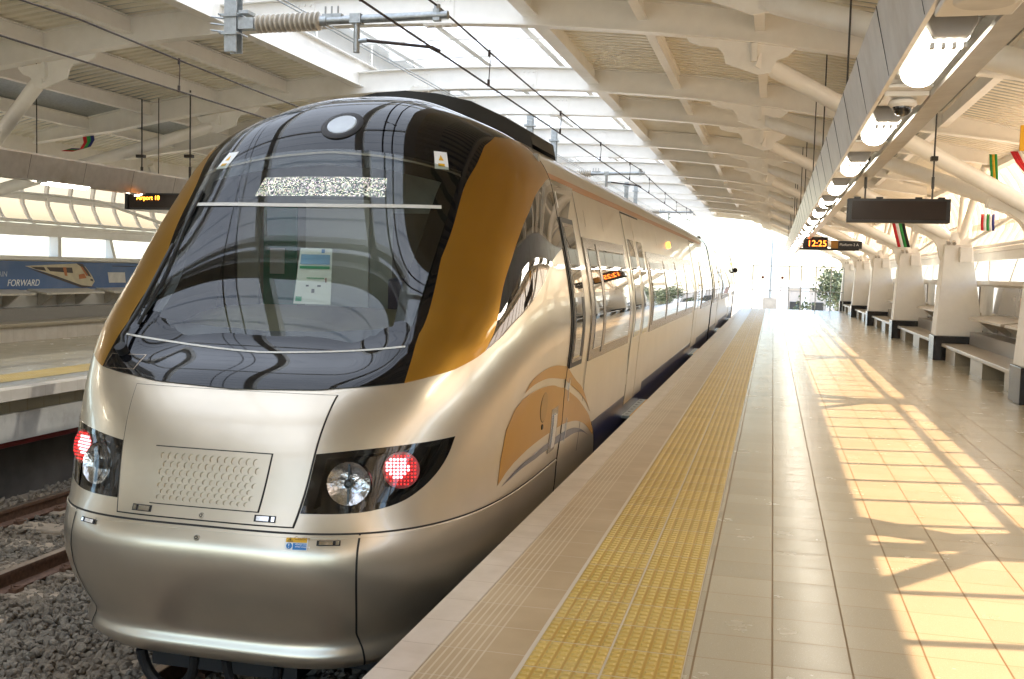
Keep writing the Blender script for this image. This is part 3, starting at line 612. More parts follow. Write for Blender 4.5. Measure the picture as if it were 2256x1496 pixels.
g = MB(); g.box(1.55, 2.12, 27.25, 27.33, 2.2405, 2.43); g.build('panel', P('dark_sign_blue', (.015, .017, .022), .4), t)
g = MB(); g.box(1.38, 1.5495, 27.25, 27.33, 2.2405, 2.44); g.build('ochre_end', P('ochre_sign', (.42, .20, .03), .5), t)
Mx = frame_from((1.585, 27.246, 2.31), (1, 0, 0), (0, 0, 1)); text('Platform 2 A', .088, 'lettering', M['white'], t, Mx, .001)
t = thing('departure_display', 'black hanging departure board with orange lettering over the opposite platform', 'display', (-10.0, 15.4, 2.3))
g = MB(); g.box(-10.55, -9.1, 15.32, 15.46, 2.34, 2.61); g.box(-10.55, -10.50, 15.29, 15.319, 2.34, 2.66); g.build('case', M['black'], t)
g = MB(); g.box(-10.49, -9.15, 15.312, 15.3195, 2.37, 2.58); g.build('screen', M['brown'], t)
Mx = frame_from((-10.34, 15.308, 2.5), (1, 0, 0), (0, 0, 1)); text('Airport 10', .10, 'led_lettering', M['orange'], t, Mx, .001)
for x in (-10.3, -9.4): g = MB(); g.tube([(x, 15.4, 2.61), (x, 15.4, zb(x) + .2)], .012, 8); g.tube([(x, 15.4, 2.7), (x, 15.4, 3.05)], .022, 8); g.box(x - .09, x + .05, 15.36, 15.44, 3.2, 3.25); g.build('hanger_rod', M['darkmetal'], t)
t = thing('yellow_sign', 'plain yellow square sign hanging at the roof edge', 'sign', (3.5, 14.4, 3.2))
g = MB(); g.box(2.96, 3.30, 14.4, 14.43, 3.17, 3.49); g.build('panel', M['yellow'], t)
g = MB(); g.tube([(3.1, 14.415, 3.49), (3.1, 14.415, 3.66)], .01, 8); g.build('hanger', M['darkmetal'], t)
# flags and ribbons
def ribbon(name, label, path, w, mats, wv=(1, 0, 0)):
    g = MB(); n = len(mats)
    for k in range(n):
        rows = [[tuple(Vector(p) + Vector(wv) * (w * (k / n - .5))), tuple(Vector(p) + Vector(wv) * (w * ((k + 1) / n - .5)))] for p in path]; g.mat(k).grid(rows, True)
    o = g.build(name, mats); md = o.modifiers.new('thick', 'SOLIDIFY'); md.thickness = .004; tag(o, label, 'flag', 'cloth flags tied to the steelwork'); return o
ribbon('flag', 'red flag hanging from the steelwork at the right roof edge', [(3.02, 14.9, 3.22), (3.10, 14.92, 3.08), (3.24, 14.95, 2.92), (3.30, 15.0, 2.72), (3.42, 15., 2.6)], .14, [M['flagred'], M['flagred'], M['white']])
ribbon('flag', 'green and yellow tassel ribbon hanging beside the red flag', [(2.84, 15.4, 3.24), (2.85, 15.4, 3.12), (2.87, 15.42, 2.98), (2.88, 15.42, 2.86)], .10, [M['flaggreen'], M['flagyel'], M['flaggreen']])
ribbon('flag', 'small red, green and blue striped flag below the roof edge struts', [(3.22, 17.6, 2.56), (3.22, 17.6, 2.4), (3.23, 17.6, 2.3)], .2, [M['flagred'], M['white'], M['flaggreen'], M['white'], M['flagblue']])
ribbon('flag', 'red, green and black pennant hanging behind the blank display', [(2.0, 18.6, 2.5), (2.05, 18.6, 2.3), (2.12, 18.6, 2.05)], .2, [M['flagred'], M['white'], M['flaggreen'], M['black']])
ribbon('flag', 'red and blue ribbon draped over the strut on the opposite side', [(-12.15, 16.5, 3.78), (-12.12, 16.5, 3.62), (-12.2, 16.5, 3.5), (-12.35, 16.5, 3.46), (-12.6, 16.5, 3.47)], .22, [M['flagred'], M['flaggreen'], M['flagblue']], (.6, .6, .3))
# ---- overhead line equipment
def support(y, s, label):
    X0 = XM; w = -2.9 if s > 0 else -6.5; d = 1 if s > 0 else -1
    t = thing('catenary_support', label, 'catenary support', (X0, y, 3.4), 'overhead wire supports')
    g = MB(); f = lambda a, b, t_: (X0 + a, y + b, t_)
    for (a0, a1, b0, b1) in ((-.06, .06, -.06, -.045), (-.06, .06, .045, .06), (-.008, .008, -.045, .045)): g.box(X0 + a0, X0 + a1, y + b0, y + b1, 3.40, 4.62)
    g.build('drop_post', M['galv'], t)
    g = MB(); g.box(X0 - .1, X0 + .1, y - .1, y + .1, 4.36, 4.40)
    for zz in (3.56, 3.72):
        g.box(X0 - .09, X0 + .09, y - .085, y - .07, zz - .012, zz + .012)
        for q in (-.085, .085): g.tube([(X0 + q * 1.0, y - .12, zz), (X0 + q, y + .1, zz)], .007, 6)
    for zz in (3.58, 3.64, 3.7): g.tube([(X0 - .07 * d, y - .03, zz), (X0 - .2 * d, y - .05, zz + .015)], .008, 6)
    g.box(X0 + .07 * d, X0 + .22 * d, y - .05, y + .05, 3.60, 3.70); g.box(X0 + .09 * d, X0 + .18 * d, y - .07, y + .07, 3.73, 3.76); g.build('clamp', M['galv'], t)
    ia = Vector((X0 + .24 * d, y, 3.645)); ib = Vector((X0 + .86 * d, y, 3.655)); g = MB(); pr = []
    for k in range(13): q = k / 13; pr += [(q, .04), (q + .012, .078), (q + .04, .082), (q + .055, .045)]
    g.lathe(ia, ib, pr + [(1, .04)], 20); g.build('insulator', M['insul'], t)
    e = w + .1 * d; g = MB(); g.tube([ib, (X0 + .92 * d, y, 3.656)], .045, 12); g.tube([(X0 + .9 * d, y, 3.656), (e, y, 3.668)], .036, 14); g.box(X0 + .88 * d, X0 + 1.06 * d, y - .03, y + .03, 3.66, 3.71); 
    for q in (.9, .96, 1.02): g.tube([(X0 + q * d, y, 3.66), (X0 + q * d, y, 3.78)], .008, 6)
    g.build('cantilever_tube', M['galv'], t)
    xd = X0 + 1.2 * d; g = MB(); g.tube([(xd, y, 3.63), (xd, y, 3.37)], .028, 12); g.box(xd - .05, xd + .05, y - .05, y + .05, 3.62, 3.70); g.tube([(xd, y, 3.47), (xd + .1 * d, y, 3.475)], .02, 8); g.build('drop_tube', M['galv'], t)
    g = MB(); g.tube([(xd + .08 * d, y, 3.475), (w - .05 * d, y, 3.40)], .014, 8); g.tube([(w - .05 * d, y, 3.40), (w + .03 * d, y, 3.36)], .018, 8); g.build('registration_arm', M['wire'], t)
    g = MB(); g.tube([(w, y, 3.70), (w, y, 3.76)], .03, 8); g.box(w - .03, w + .03, y - .03, y + .03, 3.62, 3.72); g.build('wire_clamp', M['galv'], t)
for k, y in enumerate((8.64, 22.75, 36.86)): support(y, 1, ('grey overhead wire support with ribbed insulator, nearest, above the train nose', 'grey overhead wire support above the middle of the train', 'grey overhead wire support farthest along the train')[k])
for k, y in enumerate((20.4, 34.5)): support(y, -1, ('overhead wire support for the empty track just behind the train roof', 'overhead wire support for the empty track, farther one')[k])
def wires(w, nm, y0=-9, y1=80):
    g = MB(); g.tube([(w, y0, 3.37), (w, y1, 3.37)], .009, 6); tag(g.build('contact_wire', M['wire']), 'dark contact wire above %s' % nm, 'wire')
    g = MB(); pts = []; sup = [8.64 + 14.11 * k for k in range(-2, 6)]
    for a, b in zip(sup[:-1], sup[1:]):
        for q in np.linspace(0, 1, 9)[:-1]: pts.append((w, a + (b - a) * q, 3.75 - .10 * 4 * q * (1 - q)))
    g.tube(pts, .009, 6); tag(g.build('carrier_wire', M['wire']), 'dark carrier wire sagging above %s' % nm, 'wire')
    k = 0
    for a in sup[:-1]:
        for q in (.12, .38, .62, .88):
            y = a + 14.11 * q
            if y < 3 or y > 55: continue
            z = 3.75 - .10 * 4 * q * (1 - q); g = MB(); g.tube([(w, y, z), (w + .012, y, z - .1), (w, y, 3.37)], .005, 6); g.tube([(w, y, z - .045), (w, y, z + .02)], .014, 6); g.tube([(w, y, 3.36), (w, y, 3.43)], .014, 6)
            tag(g.build('dropper', M['wire']), 'thin dropper wire, %s of those above %s' % (ORD[k], nm), 'wire', 'droppers of the overhead line'); k += 1
wires(-2.9, "the train's track"); wires(-6.45, 'the empty track')
for k, x in enumerate((-4.84, -5.0)):
    g = MB(); g.tube([(x, -9, 4.12 + .05 * k), (x, 80, 4.12 + .05 * k)], .007, 6); tag(g.build('feeder_wire', M['galv']), 'thin pale feeder wire under the skylight, %s of the pair' % ('lower' if k == 0 else 'upper'), 'wire')
# ---- beyond the platform end
t = thing('gate_fence', 'open steel frame fence across the far platform end', 'fence', (1, 49, 0))
for x in (-.9, .72, 1.25, 1.9, 2.55, 3.1): g = MB(); g.box(x - .02, x + .02, 48.98, 49.02, 0, 2.02 if x < 3 else 1.95); g.build('post', M['galv'], t)
for z in (.86, 1.97): g = MB(); g.box(-.9, 3.1, 48.985, 49.015, z - .015, z + .015); g.build('rail', M['galv'], t)
for x in (-.45, .42): g = MB(); g.lathe((x, 48.96, 1.45), (x, 48.94, 1.45), [(0, .06), (1, .06)], 16); g.build('round_sign', M['red'], t)
t = thing('signal_mast', 'tall grey mast standing beyond the platform end', 'mast', (-.12, 60, -1.6)); g = MB(); g.tube([(-.12, 60, -1.6), (-.1, 60, .6), (-.08, 60, 4.25)], [.16, .10, .05], 10); g.build('pole', M['galv'], t); g = MB(); g.box(-.5, .26, 59.8, 60.2, -1.6, .3); g.build('base_block', M['concrete'], t)
t = thing('brick_building', 'low red brick building with white piers beyond the platform', 'building', (4, 82, -1.6))
g = MB(); g.box(.6, 12, 80, 88, -1.6, .62); g.build('wall', M['brick'], t)
g = MB(); g.box(.5, 12.1, 79.9, 88.1, .62, .74); g.build('roof', M['concrete'], t)
for x in (.6, 2.1, 3.9, 5.7, 7.5): g = MB(); g.box(x, x + .55, 79.8, 79.999, -1.6, .62); g.build('pier', M['white'], t)
for x in (1.3, 2.9, 4.7): g = MB(); g.box(x, x + .8, 79.95, 79.998, -1.2, -.35); g.build('window', M['darkmetal'], t)
def tree(x, y, h, r, label, n):
    t = thing('tree', label, 'tree', (x, y, -1.6), 'trees beyond the station'); g = MB(); g.tube([(x, y, -1.62), (x + .1, y, -1.6 + h * .3), (x, y, -1.6 + h * .6)], [.16, .12, .06], 8)
    for k in range(6): a = k * 1.05; g.tube([(x, y, -1.6 + h * .35), (x + r * .7 * math.cos(a), y + r * .7 * math.sin(a), -1.6 + h * (.6 + .06 * (k % 3)))], [.07, .02], 6)
    g.build('trunk', M['bark'], t); V = []; F = []
    cl = [(rng.normal(size=3) * [.5, .5, .42]) for _ in range(26)]
    for i in range(n):
        c = cl[i % 26] + rng.normal(size=3) * .2; p = np.array([x, y, -1.6 + h * .62]) + c * r * np.array([1, 1, .95]); q = rng.normal(size=(2, 3)); q /= np.linalg.norm(q, axis=1)[:, None]; sz = .09 * r
        o = len(V); V += [p + q[0] * sz, p + q[1] * sz * .6, p - q[0] * sz, p - q[1] * sz * .6]; F.append((o, o+1, o+2, o+3))
    g = MB(); g.add(V, F); g.build('crown', M['leaf'], t)
tree(3.9, 66, 4.1, 1.5, 'dark leafy tree behind the far fence end', 2600); tree(-16, 40, 6, 2.4, 'bushy tree beyond the opposite glazing', 1500); tree(9.5, 24, 5, 2., 'bushy tree outside the near windows', 1500)
# ================================================================== the train skin
def vz(z):
    vv = np.linspace(0, NK - 1, 1500); return float(np.interp(z, crv(SZ_, vv), vv))
def skin(a, v, off=0.):
    a = np.asarray(a, float); v = np.asarray(v, float); p = body(a, v)
    if np.any(off):
        h = 2e-3; a1 = np.where(np.abs(a) < h, h, a); da = body(a1 + h, v) - body(a1 - h, v); dv = body(a, np.minimum(v + .02, NK - 1)) - body(a, np.maximum(v - .02, 0)); n = np.cross(da, dv)
        n /= np.maximum(np.linalg.norm(n, axis=-1, keepdims=True), 1e-9); n[..., 0] = np.where(a < 1e-6, 0, n[..., 0]); p = p + n * off
    return p
_p = skin(.9, 8., .1) - skin(.9, 8., 0); SGN = 1. if _p[0] > 0 else -1.
def resamp(L, n):
    L = np.array(L, float); d = np.r_[0, np.cumsum(np.hypot(np.diff(L[:, 0]) * 2.5, np.diff(L[:, 1]) * .15))]
    if d[-1] < 1e-9: return np.repeat(L[:1], n, 0)
    t = np.linspace(0, d[-1], n); return np.stack([np.interp(t, d, L[:, 0]), np.interp(t, d, L[:, 1])], 1)
def smooth(L, n=40):
    L = np.array(L, float); P_ = np.r_[[2 * L[0] - L[1]], L, [2 * L[-1] - L[-2]]]; out = []
    for i in range(len(L) - 1):
        p0, p1, p2, p3 = P_[i:i + 4]
        for t in np.linspace(0, 1, 9)[:-1]: out.append(.5 * (2 * p1 + (p2 - p0) * t + (2 * p0 - 5 * p1 + 4 * p2 - p3) * t * t + (3 * p1 - p0 - 3 * p2 + p3) * t ** 3))
    return out + [L[-1]]
def coons(B, R, T, L, nu, nv):
    B, T = resamp(B, nu), resamp(T, nu); L, R = resamp(L, nv), resamp(R, nv); u = np.linspace(0, 1, nu)[:, None, None]; w = np.linspace(0, 1, nv)[None, :, None]
    return (1 - w) * B[:, None] + w * T[:, None] + (1 - u) * L[None] + u * R[None] - ((1 - u) * (1 - w) * B[0] + u * (1 - w) * B[-1] + (1 - u) * w * T[0] + u * w * T[-1])
def world(G, s): return np.stack([XC + s * G[..., 0], G[..., 1], G[..., 2]], -1)
def body_out(W):
    o = W - np.array([XC, 9.0, 1.0]); o[..., 1] = np.minimum(o[..., 1], 0); return o
def patch(name, AV, off, mat, parent, side='both', rim=.004, mb=None, build=True):
    """lay a panel on the train skin; AV is a grid of skin coordinates of the right half"""
    G = skin(AV[..., 0], AV[..., 1], SGN * off); Gi = skin(AV[..., 0], AV[..., 1], SGN * (off - rim)); obs = []
    def emit(mb, W, Wi, flip):
        c_ = np.cross(W[1:, :-1] - W[:-1, :-1], W[:-1, 1:] - W[:-1, :-1]).reshape(-1, 3); d_ = body_out(W)[:-1, :-1].reshape(-1, 3); flip = (c_ * d_).sum() < 0
        mb.grid(W.tolist(), True, flip)
        if rim:
            ring = lambda Q: np.concatenate([Q[:, 0], Q[-1, 1:], Q[-2::-1, -1], Q[0, -2:0:-1]])
            r0, r1 = ring(W), ring(Wi); n = len(r0); mb.add(r0.tolist() + r1.tolist(), [((i, (i+1) % n, n+(i+1) % n, n+i) if flip else (n+i, n+(i+1) % n, (i+1) % n, i)) for i in range(n)], False)
    if side == 'joined':
        W = np.concatenate([world(G, -1)[::-1], world(G, 1)[1:]]); Wi = np.concatenate([world(Gi, -1)[::-1], world(Gi, 1)[1:]]); m_ = mb or MB(); emit(m_, W, Wi, False)
        return m_.build(name, mat, parent, fixn=False) if build else m_
    for s in ((1, -1) if side == 'both' else (1,) if side == 'right' else (-1,)):
        m_ = mb or MB(); emit(m_, world(G, s), world(Gi, s), s < 0)
        if build and mb is None: obs.append(m_.build(name, mat, parent))
    return obs
def rect(a0, a1, v0, v1, nu=10, nv=10): return coons([(a0, v0), (a1, v0)], [(a1, v0), (a1, v1)], [(a0, v1), (a1, v1)], [(a0, v0), (a0, v1)], nu, nv)
def strip(L, wa, wv, n=40):
    L = resamp(smooth(L), n); return np.stack([L + [wa / 2, wv / 2], L - [wa / 2, wv / 2]], 1) if True else None
def paint(name, col, metal=.80, rough=.29, ct=.5):
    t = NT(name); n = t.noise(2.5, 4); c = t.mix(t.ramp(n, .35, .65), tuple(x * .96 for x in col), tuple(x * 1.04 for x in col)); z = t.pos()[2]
    low = t.math('MULTIPLY', t.ramp(z, .0, -.6), t.math('ADD', .35, t.math('MULTIPLY', t.ramp(t.noise(7, 5, .7), .45, .75), .4))); c = t.mix(low, c, (.17, .12, .07))  # brown film low down: grime, deepened to paint in the bumper's shade
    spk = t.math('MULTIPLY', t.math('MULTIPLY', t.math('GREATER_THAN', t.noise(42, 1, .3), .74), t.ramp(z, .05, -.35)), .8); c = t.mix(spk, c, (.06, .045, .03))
    b = t.bsdf(**{'Base Color': c, 'Roughness': rough, 'Metallic': metal, 'Coat Weight': ct, 'Coat Roughness': .02, 'Coat IOR': 1.5}); 
    bp = t.bump(t.noise(1.6, 2), .06, .02); t.l(bp, b.inputs['Coat Normal']); t.l(bp, b.inputs['Normal'])
    bk = t.bsdf(**{'Base Color': (.035, .035, .03), 'Roughness': .6}); ge = t.n('ShaderNodeNewGeometry'); mx_ = t.n('ShaderNodeMixShader'); t.l(ge.outputs['Backfacing'], mx_.inputs[0]); t.l(b.outputs[0], mx_.inputs[1]); t.l(bk.outputs[0], mx_.inputs[2]); return t.fin(mx_.outputs[0])
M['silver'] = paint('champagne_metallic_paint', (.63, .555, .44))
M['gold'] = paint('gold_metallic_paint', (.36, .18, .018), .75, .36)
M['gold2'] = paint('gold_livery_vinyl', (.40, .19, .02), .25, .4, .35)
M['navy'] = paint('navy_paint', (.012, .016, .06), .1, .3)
M['printline'] = P('pale_screen_print', (.62, .60, .54), .5, var=.03)
M['piano'] = P('piano_black_paint', (.004, .004, .005), .03, coat=0., var=0, spec=.38)
M['sidemask'] = P('black_mirror_panel', (.012, .010, .009), .03, metal=0., coat=1., var=0, spec=1., cr=.0)
M['sideglass'] = P('dark_side_glass', (.018, .016, .013), .03, coat=1., var=0, spec=.9, cr=.0)
M['frame'] = P('window_frame_bronze', (.26, .21, .16), .25, metal=.7, var=.05)
M['gap'] = P('rubber_seam', (.015, .012, .01), .6, var=0)
M['chrome'] = P('chrome', (.75, .76, .78), .10, metal=1., var=.2, vs=40)
M['reflector'] = P('lamp_reflector', (.7, .71, .73), .08, metal=1., var=.3, vs=30, bump=.6, bs=30, bd=.008)
M['windscreen'] = glass_mat('windscreen_glass', (.62, .66, .62), 1.6)
M['lampcover'] = glass_mat('headlight_cover', (.82, .82, .82), 1.5)
M['dash'] = P('olive_dashboard', (.16, .14, .085), .55, var=.1)
M['cabgrey'] = P('cab_wall_grey', (.36, .37, .34), .6); M['cabgreen'] = P('cab_door_green', (.05, .30, .20), .5); M['seat'] = P('navy_seat_cloth', (.02, .02, .06), .9)
M['redlens'] = P('red_lens', (.35, .02, .03), .1, coat=1.); M['led'] = emis('red_led_glow', (1, .25, .28), 2.2); M['led2'] = emis('red_led_dim', (1, .03, .03), .5)
M['paper'] = P('paper', (.82, .84, .80), .6, var=.02); M['blue'] = P('blue_print', (.03, .20, .52), .5, var=.03); M['green'] = P('green_print', (.03, .32, .14), .5); M['skyblue'] = P('pale_blue_print', (.18, .38, .62), .5)
t = NT('led_matrix_display'); wn = t.n('ShaderNodeTexWhiteNoise', noise_dimensions='3D'); sn = t.n('ShaderNodeVectorMath', operation='SNAP'); t.l(t.coord(), sn.inputs[0]); sn.inputs[1].default_value = (.0075, .5, .0075); t.l(sn.outputs[0], wn.inputs[0])
v_ = t.math('POWER', wn.outputs[0], 1.6); c_ = t.mix(.25, (.62, .64, .56), wn.outputs[1]); ln = t.math('GREATER_THAN', t.math('FRACT', t.math('DIVIDE', t.pos()[2], .0075)), .3); sx_ = t.math('MULTIPLY', t.math('MULTIPLY', v_, ln), .95); e_ = t.n('ShaderNodeEmission'); t.l(c_, e_.inputs[0]); t.l(sx_, e_.inputs[1]); M['matrix'] = t.fin(e_.outputs[0])  # speckled emission paints in the sheen of a dot matrix that is unlit
# ---- leading car
CAR = thing('train_cab_car', 'gold and silver streamlined train front car with black windscreen mask', 'train', (XC, 15, -1.07))
maskR = [(.293, 9.84), (.307, 12.71), (.352, 14.5), (.408, 15.54), (.476, 16.8), (.535, 17.98), (.645, 19.19), (1., 19.7)]
GB = [(0, 12.25), (.129, 12.38), (.211, 12.55), (.290, 12.85)]; GR = [(.290, 12.85), (.312, 13.86), (.377, 15.33), (.425, 16.3)]; GT = [(0, 16.95), (.2, 16.79), (.36, 16.5), (.425, 16.3)]
HT = [(.170, 7.63), (.238, 7.71), (.305, 7.77), (.362, 7.81), (.401, 7.84)]; HB = [(.155, 6.53), (.215, 6.54), (.263, 6.6), (.314, 6.79), (.361, 7.18), (.388, 7.51), (.401, 7.84)]
def in_glass(a, v):
    if v < 12.25: return False
    r = np.interp(v, [p[1] for p in GR], [p[0] for p in GR]) - .035; return a < r and np.interp(a, [p[0] for p in GB], [p[1] for p in GB]) + .12 < v < np.interp(a, [p[0] for p in GT], [p[1] for p in GT]) - .3
HCEN = np.array([.262, 7.22])
def in_head(a, v):
    a, v = HCEN + (np.array([a, v]) - HCEN) / .90
    return .160 + (v - 6.53) * .0136 < a < .4 and np.interp(a, [p[0] for p in HB], [p[1] for p in HB]) < v < np.interp(a, [p[0] for p in HT], [p[1] for p in HT])
A = np.unique(np.r_[np.linspace(0, .14, 10), np.linspace(.14, .42, 57), np.linspace(.42, 1, 40)]); V = np.unique(np.r_[np.linspace(0, 6.4, 40), np.linspace(6.4, 8, 41), np.linspace(8, 24, 100)])
G = skin(A[:, None] + 0 * V, V[None] + 0 * A[:, None]); mk = [[not (in_glass((A[i] + A[i+1]) / 2, (V[j] + V[j+1]) / 2) or in_head((A[i] + A[i+1]) / 2, (V[j] + V[j+1]) / 2)) for j in range(len(V) - 1)] for i in range(len(A) - 1)]
W = np.concatenate([world(G, -1)[::-1], world(G, 1)[1:]]); g = MB(); g.grid(W.tolist(), True, False, mk[::-1] + mk)
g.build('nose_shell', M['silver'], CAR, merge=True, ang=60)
def carbody(parent, y0, y1, zlo=-.42):
    vs = np.linspace(vz(zlo), 24, 70); g = MB(); ys = np.linspace(y0, y1, max(2, int((y1 - y0) / .5))); rows = []
    S = body(np.ones_like(vs), vs)
    for y in ys: rows.append([(XC - q[0], y, q[2]) for q in S] + [(XC + q[0], y, q[2]) for q in S[::-1][1:]])
    g.grid(rows, True, True)
    for y, fl in ((y0, 1), (y1, 0)):
        r = [(XC - q[0], y, q[2]) for q in S] + [(XC + q[0], y, q[2]) for q in S[::-1][1:]]; g.add(r, [tuple(range(len(r)))[::(1 if fl else -1)]])
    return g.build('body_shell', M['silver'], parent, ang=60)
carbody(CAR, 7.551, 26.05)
AVg = coons(GB, GR, GT, [(0, 12.25), (0, 16.95)], 24, 40); PG = skin(AVg[..., 0], AVg[..., 1]); uu, ww = np.meshgrid(np.linspace(0, 1, 24), np.linspace(0, 1, 40), indexing='ij')
def fitp(T, bas): B_ = np.stack([b for b in bas], -1).reshape(-1, len(bas)); return (B_ @ np.linalg.lstsq(B_, T.ravel(), rcond=None)[0]).reshape(T.shape)
w3 = (1 + 0 * ww, ww); PG2 = np.stack([fitp(PG[..., 0], [uu ** p * w for p in (1, 3) for w in w3]), fitp(PG[..., 1], [uu ** p * w for p in (0, 2, 4) for w in w3]) - .010, fitp(PG[..., 2], [uu ** p * w for p in (0, 2, 4) for w in w3]) + .006], -1)
W = np.concatenate([world(PG2, -1)[::-1], world(PG2, 1)[1:]]); g = MB(); g.grid(W.tolist(), True, False); g.build('windscreen', M['windscreen'], CAR, ang=80)
fo = .006
mbk = MB()
patch('m', coons([(0, 9.0), (.151, 9.16), (.24, 9.55), (.293, 9.84)], [(.293, 9.84), (.290, 12.85)], GB, [(0, 9.0), (0, 12.25)], 24, 26), fo, None, None, 'joined', .012, mbk, False)
for s_ in ('right', 'left'):
    patch('m', coons([(.290, 12.85), (.293, 9.84)], maskR[:5], [(.425, 16.3), (.476, 16.8)], GR, 8, 40), fo, None, None, s_, .012, mbk, False)
patch('m', coons(GT + [(.476, 16.8)], maskR[4:] + [(1., 23.95)], [(0, 23.95), (1., 23.95)], [(0, 16.95), (0, 23.95)], 40, 44), fo, None, None, 'joined', .012, mbk, False)
mbk.build('black_mask', M['piano'], CAR, ang=50)
patch('glass_border', coons(GB, [(.290, 12.85), (.295, 13.2)], [(0, 12.6), (.129, 12.73), (.211, 12.9), (.295, 13.2)], [(0, 12.25), (0, 12.6)], 20, 6), .0022, M['piano'], CAR, 'joined', 0)
patch('glass_border', coons([(0, 16.5), (.2, 16.36), (.36, 16.08), (.40, 15.95)], [(.40, 15.95), (.425, 16.3)], GT, [(0, 16.5), (0, 16.95)], 24, 6), .0022, M['piano'], CAR, 'joined', 0)
patch('glass_border', coons([(.25, 12.8), (.292, 12.9)], [(.292, 12.9), (.312, 13.86), (.377, 15.33), (.425, 16.25)], [(.38, 16.3), (.425, 16.25)], [(.25, 12.8), (.262, 13.86), (.325, 15.33), (.38, 16.3)], 4, 30), .0022, M['piano'], CAR, 'both', 0)
patch('screen_line', strip([(0, 15.47), (.1, 15.47), (.2, 15.48), (.362, 15.49)], 0, .06), .016, M['printline'], CAR, 'joined', 0)
patch('screen_line', strip([(0, 11.28), (.06, 11.35), (.176, 11.6), (.286, 12.04)], 0, .10), .0085, M['printline'], CAR, 'joined', 0)
patch('visor_seam', strip([(0, 16.98), (.2, 16.82), (.36, 16.53), (.425, 16.33)], 0, .09), .0085, M['frame'], CAR, 'joined', 0)
goldR = [(.448, 11.78), (.490, 13.74), (.551, 14.67), (.615, 15.25), (.684, 15.65), (.787, 16.3), (.913, 16.94), (1., 17.21)]
for s_ in ('both',):
    patch('gold_band', coons([(.293, 9.84), (.382, 10.69), (.428, 11.4), (.448, 11.78)], smooth(goldR), [(1., 19.7), (1., 17.21)], smooth(maskR), 22, 60), .005, M['gold'], CAR, 'both', .008)
    patch('side_mask', coons([(.448, 11.78), (.4481, 11.781)], smooth([(.448, 11.78), (.515, 12.94), (.569, 13.36), (.648, 13.76), (.715, 14.05), (.875, 14.67), (1.468, 15.71), (1.924, 17.2)]), [(1., 17.2), (1.924, 17.2)], smooth(goldR), 22, 60), .0045, M['sidemask'], CAR, 'both', .008)
# bonnet, grille, latches
hl = [(.146, 6.18), (.185, 8.93)]
patch('panel_gap', coons([(0, 6.14), (.1487, 6.14)], [(.1487, 6.14), (.1877, 8.97)], [(0, 8.97), (.1877, 8.97)], [(0, 6.14), (0, 8.97)], 14, 24), .0015, M['gap'], CAR, 'joined', .004)
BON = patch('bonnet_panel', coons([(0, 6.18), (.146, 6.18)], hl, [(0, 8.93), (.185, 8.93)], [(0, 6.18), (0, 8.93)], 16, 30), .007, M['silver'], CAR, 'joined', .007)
patch('grille_gap', coons([(0, 6.488), (.0922, 6.488)], [(.0922, 6.488), (.1022, 7.602)], [(0, 7.602), (.1022, 7.602)], [(0, 6.488), (0, 7.602)], 10, 12), .0071, M['gap'], BON, 'joined', .002)
def sk1(u, t_, off):
    a = abs(u) * (.0905 + .010 * t_); v = 6.51 + 1.07 * t_; p = skin(np.array(a), np.array(v), SGN * off); return (XC + math.copysign(1, u) * p[0], p[1], p[2])
g = MB(); NR, NCc = 7, 14; U0, U1, T0, T1 = -.90, .90, .07, .93; cw = (U1 - U0) / (NCc + .5); ch = (T1 - T0) / NR
def qd(u0, u1, t0, t1): g.add([sk1(u0, t0, .0165), sk1(u1, t0, .0165), sk1(u1, t1, .0165), sk1(u0, t1, .0165)], [(0, 1, 2, 3)], True)
nseg = 16
for k in range(nseg):
    a_, b_ = -1 + 2 * k / nseg, -1 + 2 * (k + 1) / nseg; qd(a_, b_, 0, T0); qd(a_, b_, T1, 1)
for r_ in range(NR):
    t0 = T0 + r_ * ch; t1 = t0 + ch; of = (r_ % 2) * cw / 2; n_ = NCc if r_ % 2 == 0 else NCc - 0
    qd(-1, U0 + of, t0, t1); qd(U0 + of + NCc * cw, 1, t0, t1)
    for c_ in range(NCc):
        u0 = U0 + of + c_ * cw; uc = u0 + cw / 2; tc_ = (t0 + t1) / 2; ring = []; inn = []; bot = []; sq = []
        for k in range(16):
            an = 2 * math.pi * k / 16; cx, cy = math.cos(an), math.sin(an); m_ = max(abs(cx), abs(cy)); sq.append((uc + cx / m_ * cw / 2, tc_ + cy / m_ * ch / 2)); ring.append((uc + cx * cw * .41, tc_ + cy * ch * .44))
        o = [sk1(*q, .0165) for q in sq]; i1 = [sk1(*q, .0165) for q in ring]; i2 = [sk1(uc + (q[0] - uc) * .96, tc_ + (q[1] - tc_) * .96, .0078) for q in ring]
        g.add(o + i1, [(k, (k+1) % 16, 16 + (k+1) % 16, 16 + k) for k in range(16)], False); g.add(i1 + i2, [(k, (k+1) % 16, 16 + (k+1) % 16, 16 + k) for k in range(16)], False); g.add(i2, [tuple(range(16))])
g.build('grille_panel', M['silver'], BON, fixn=False)
def latch(par, a, v, side):
    h = .09 if v > 6 else .16
    patch('latch', rect(a - .017, a + .017, v - h, v + h, 6, 4), .009, M['gap'], par, side, .004); patch('latch_handle', rect(a - .0135, a + .006, v - h * .7, v + h * .7, 6, 4), .012, M['chrome'], par, side, .004); patch('latch_handle', rect(a + .010, a + .015, v - h * .7, v + h * .7, 3, 4), .012, M['chrome'], par, side, .004)
latch(BON, .103, 6.35, 'both')
def disc(par, name, a, v, r, off, mat, s=1, prof=None, n=20):
    p = skin(np.array(a), np.array(v)); q = skin(np.array(a), np.array(v), SGN * .05); nr = Vector(q - p).normalized(); c = Vector(p); c.x = XC + s * c.x; nr.x *= s
    g = MB(); g.lathe(c + nr * (off - .02), c + nr * off, prof or [(0, r), (.7, r), (1, r * .85)], n); return g.build(name, mat, par), c, nr
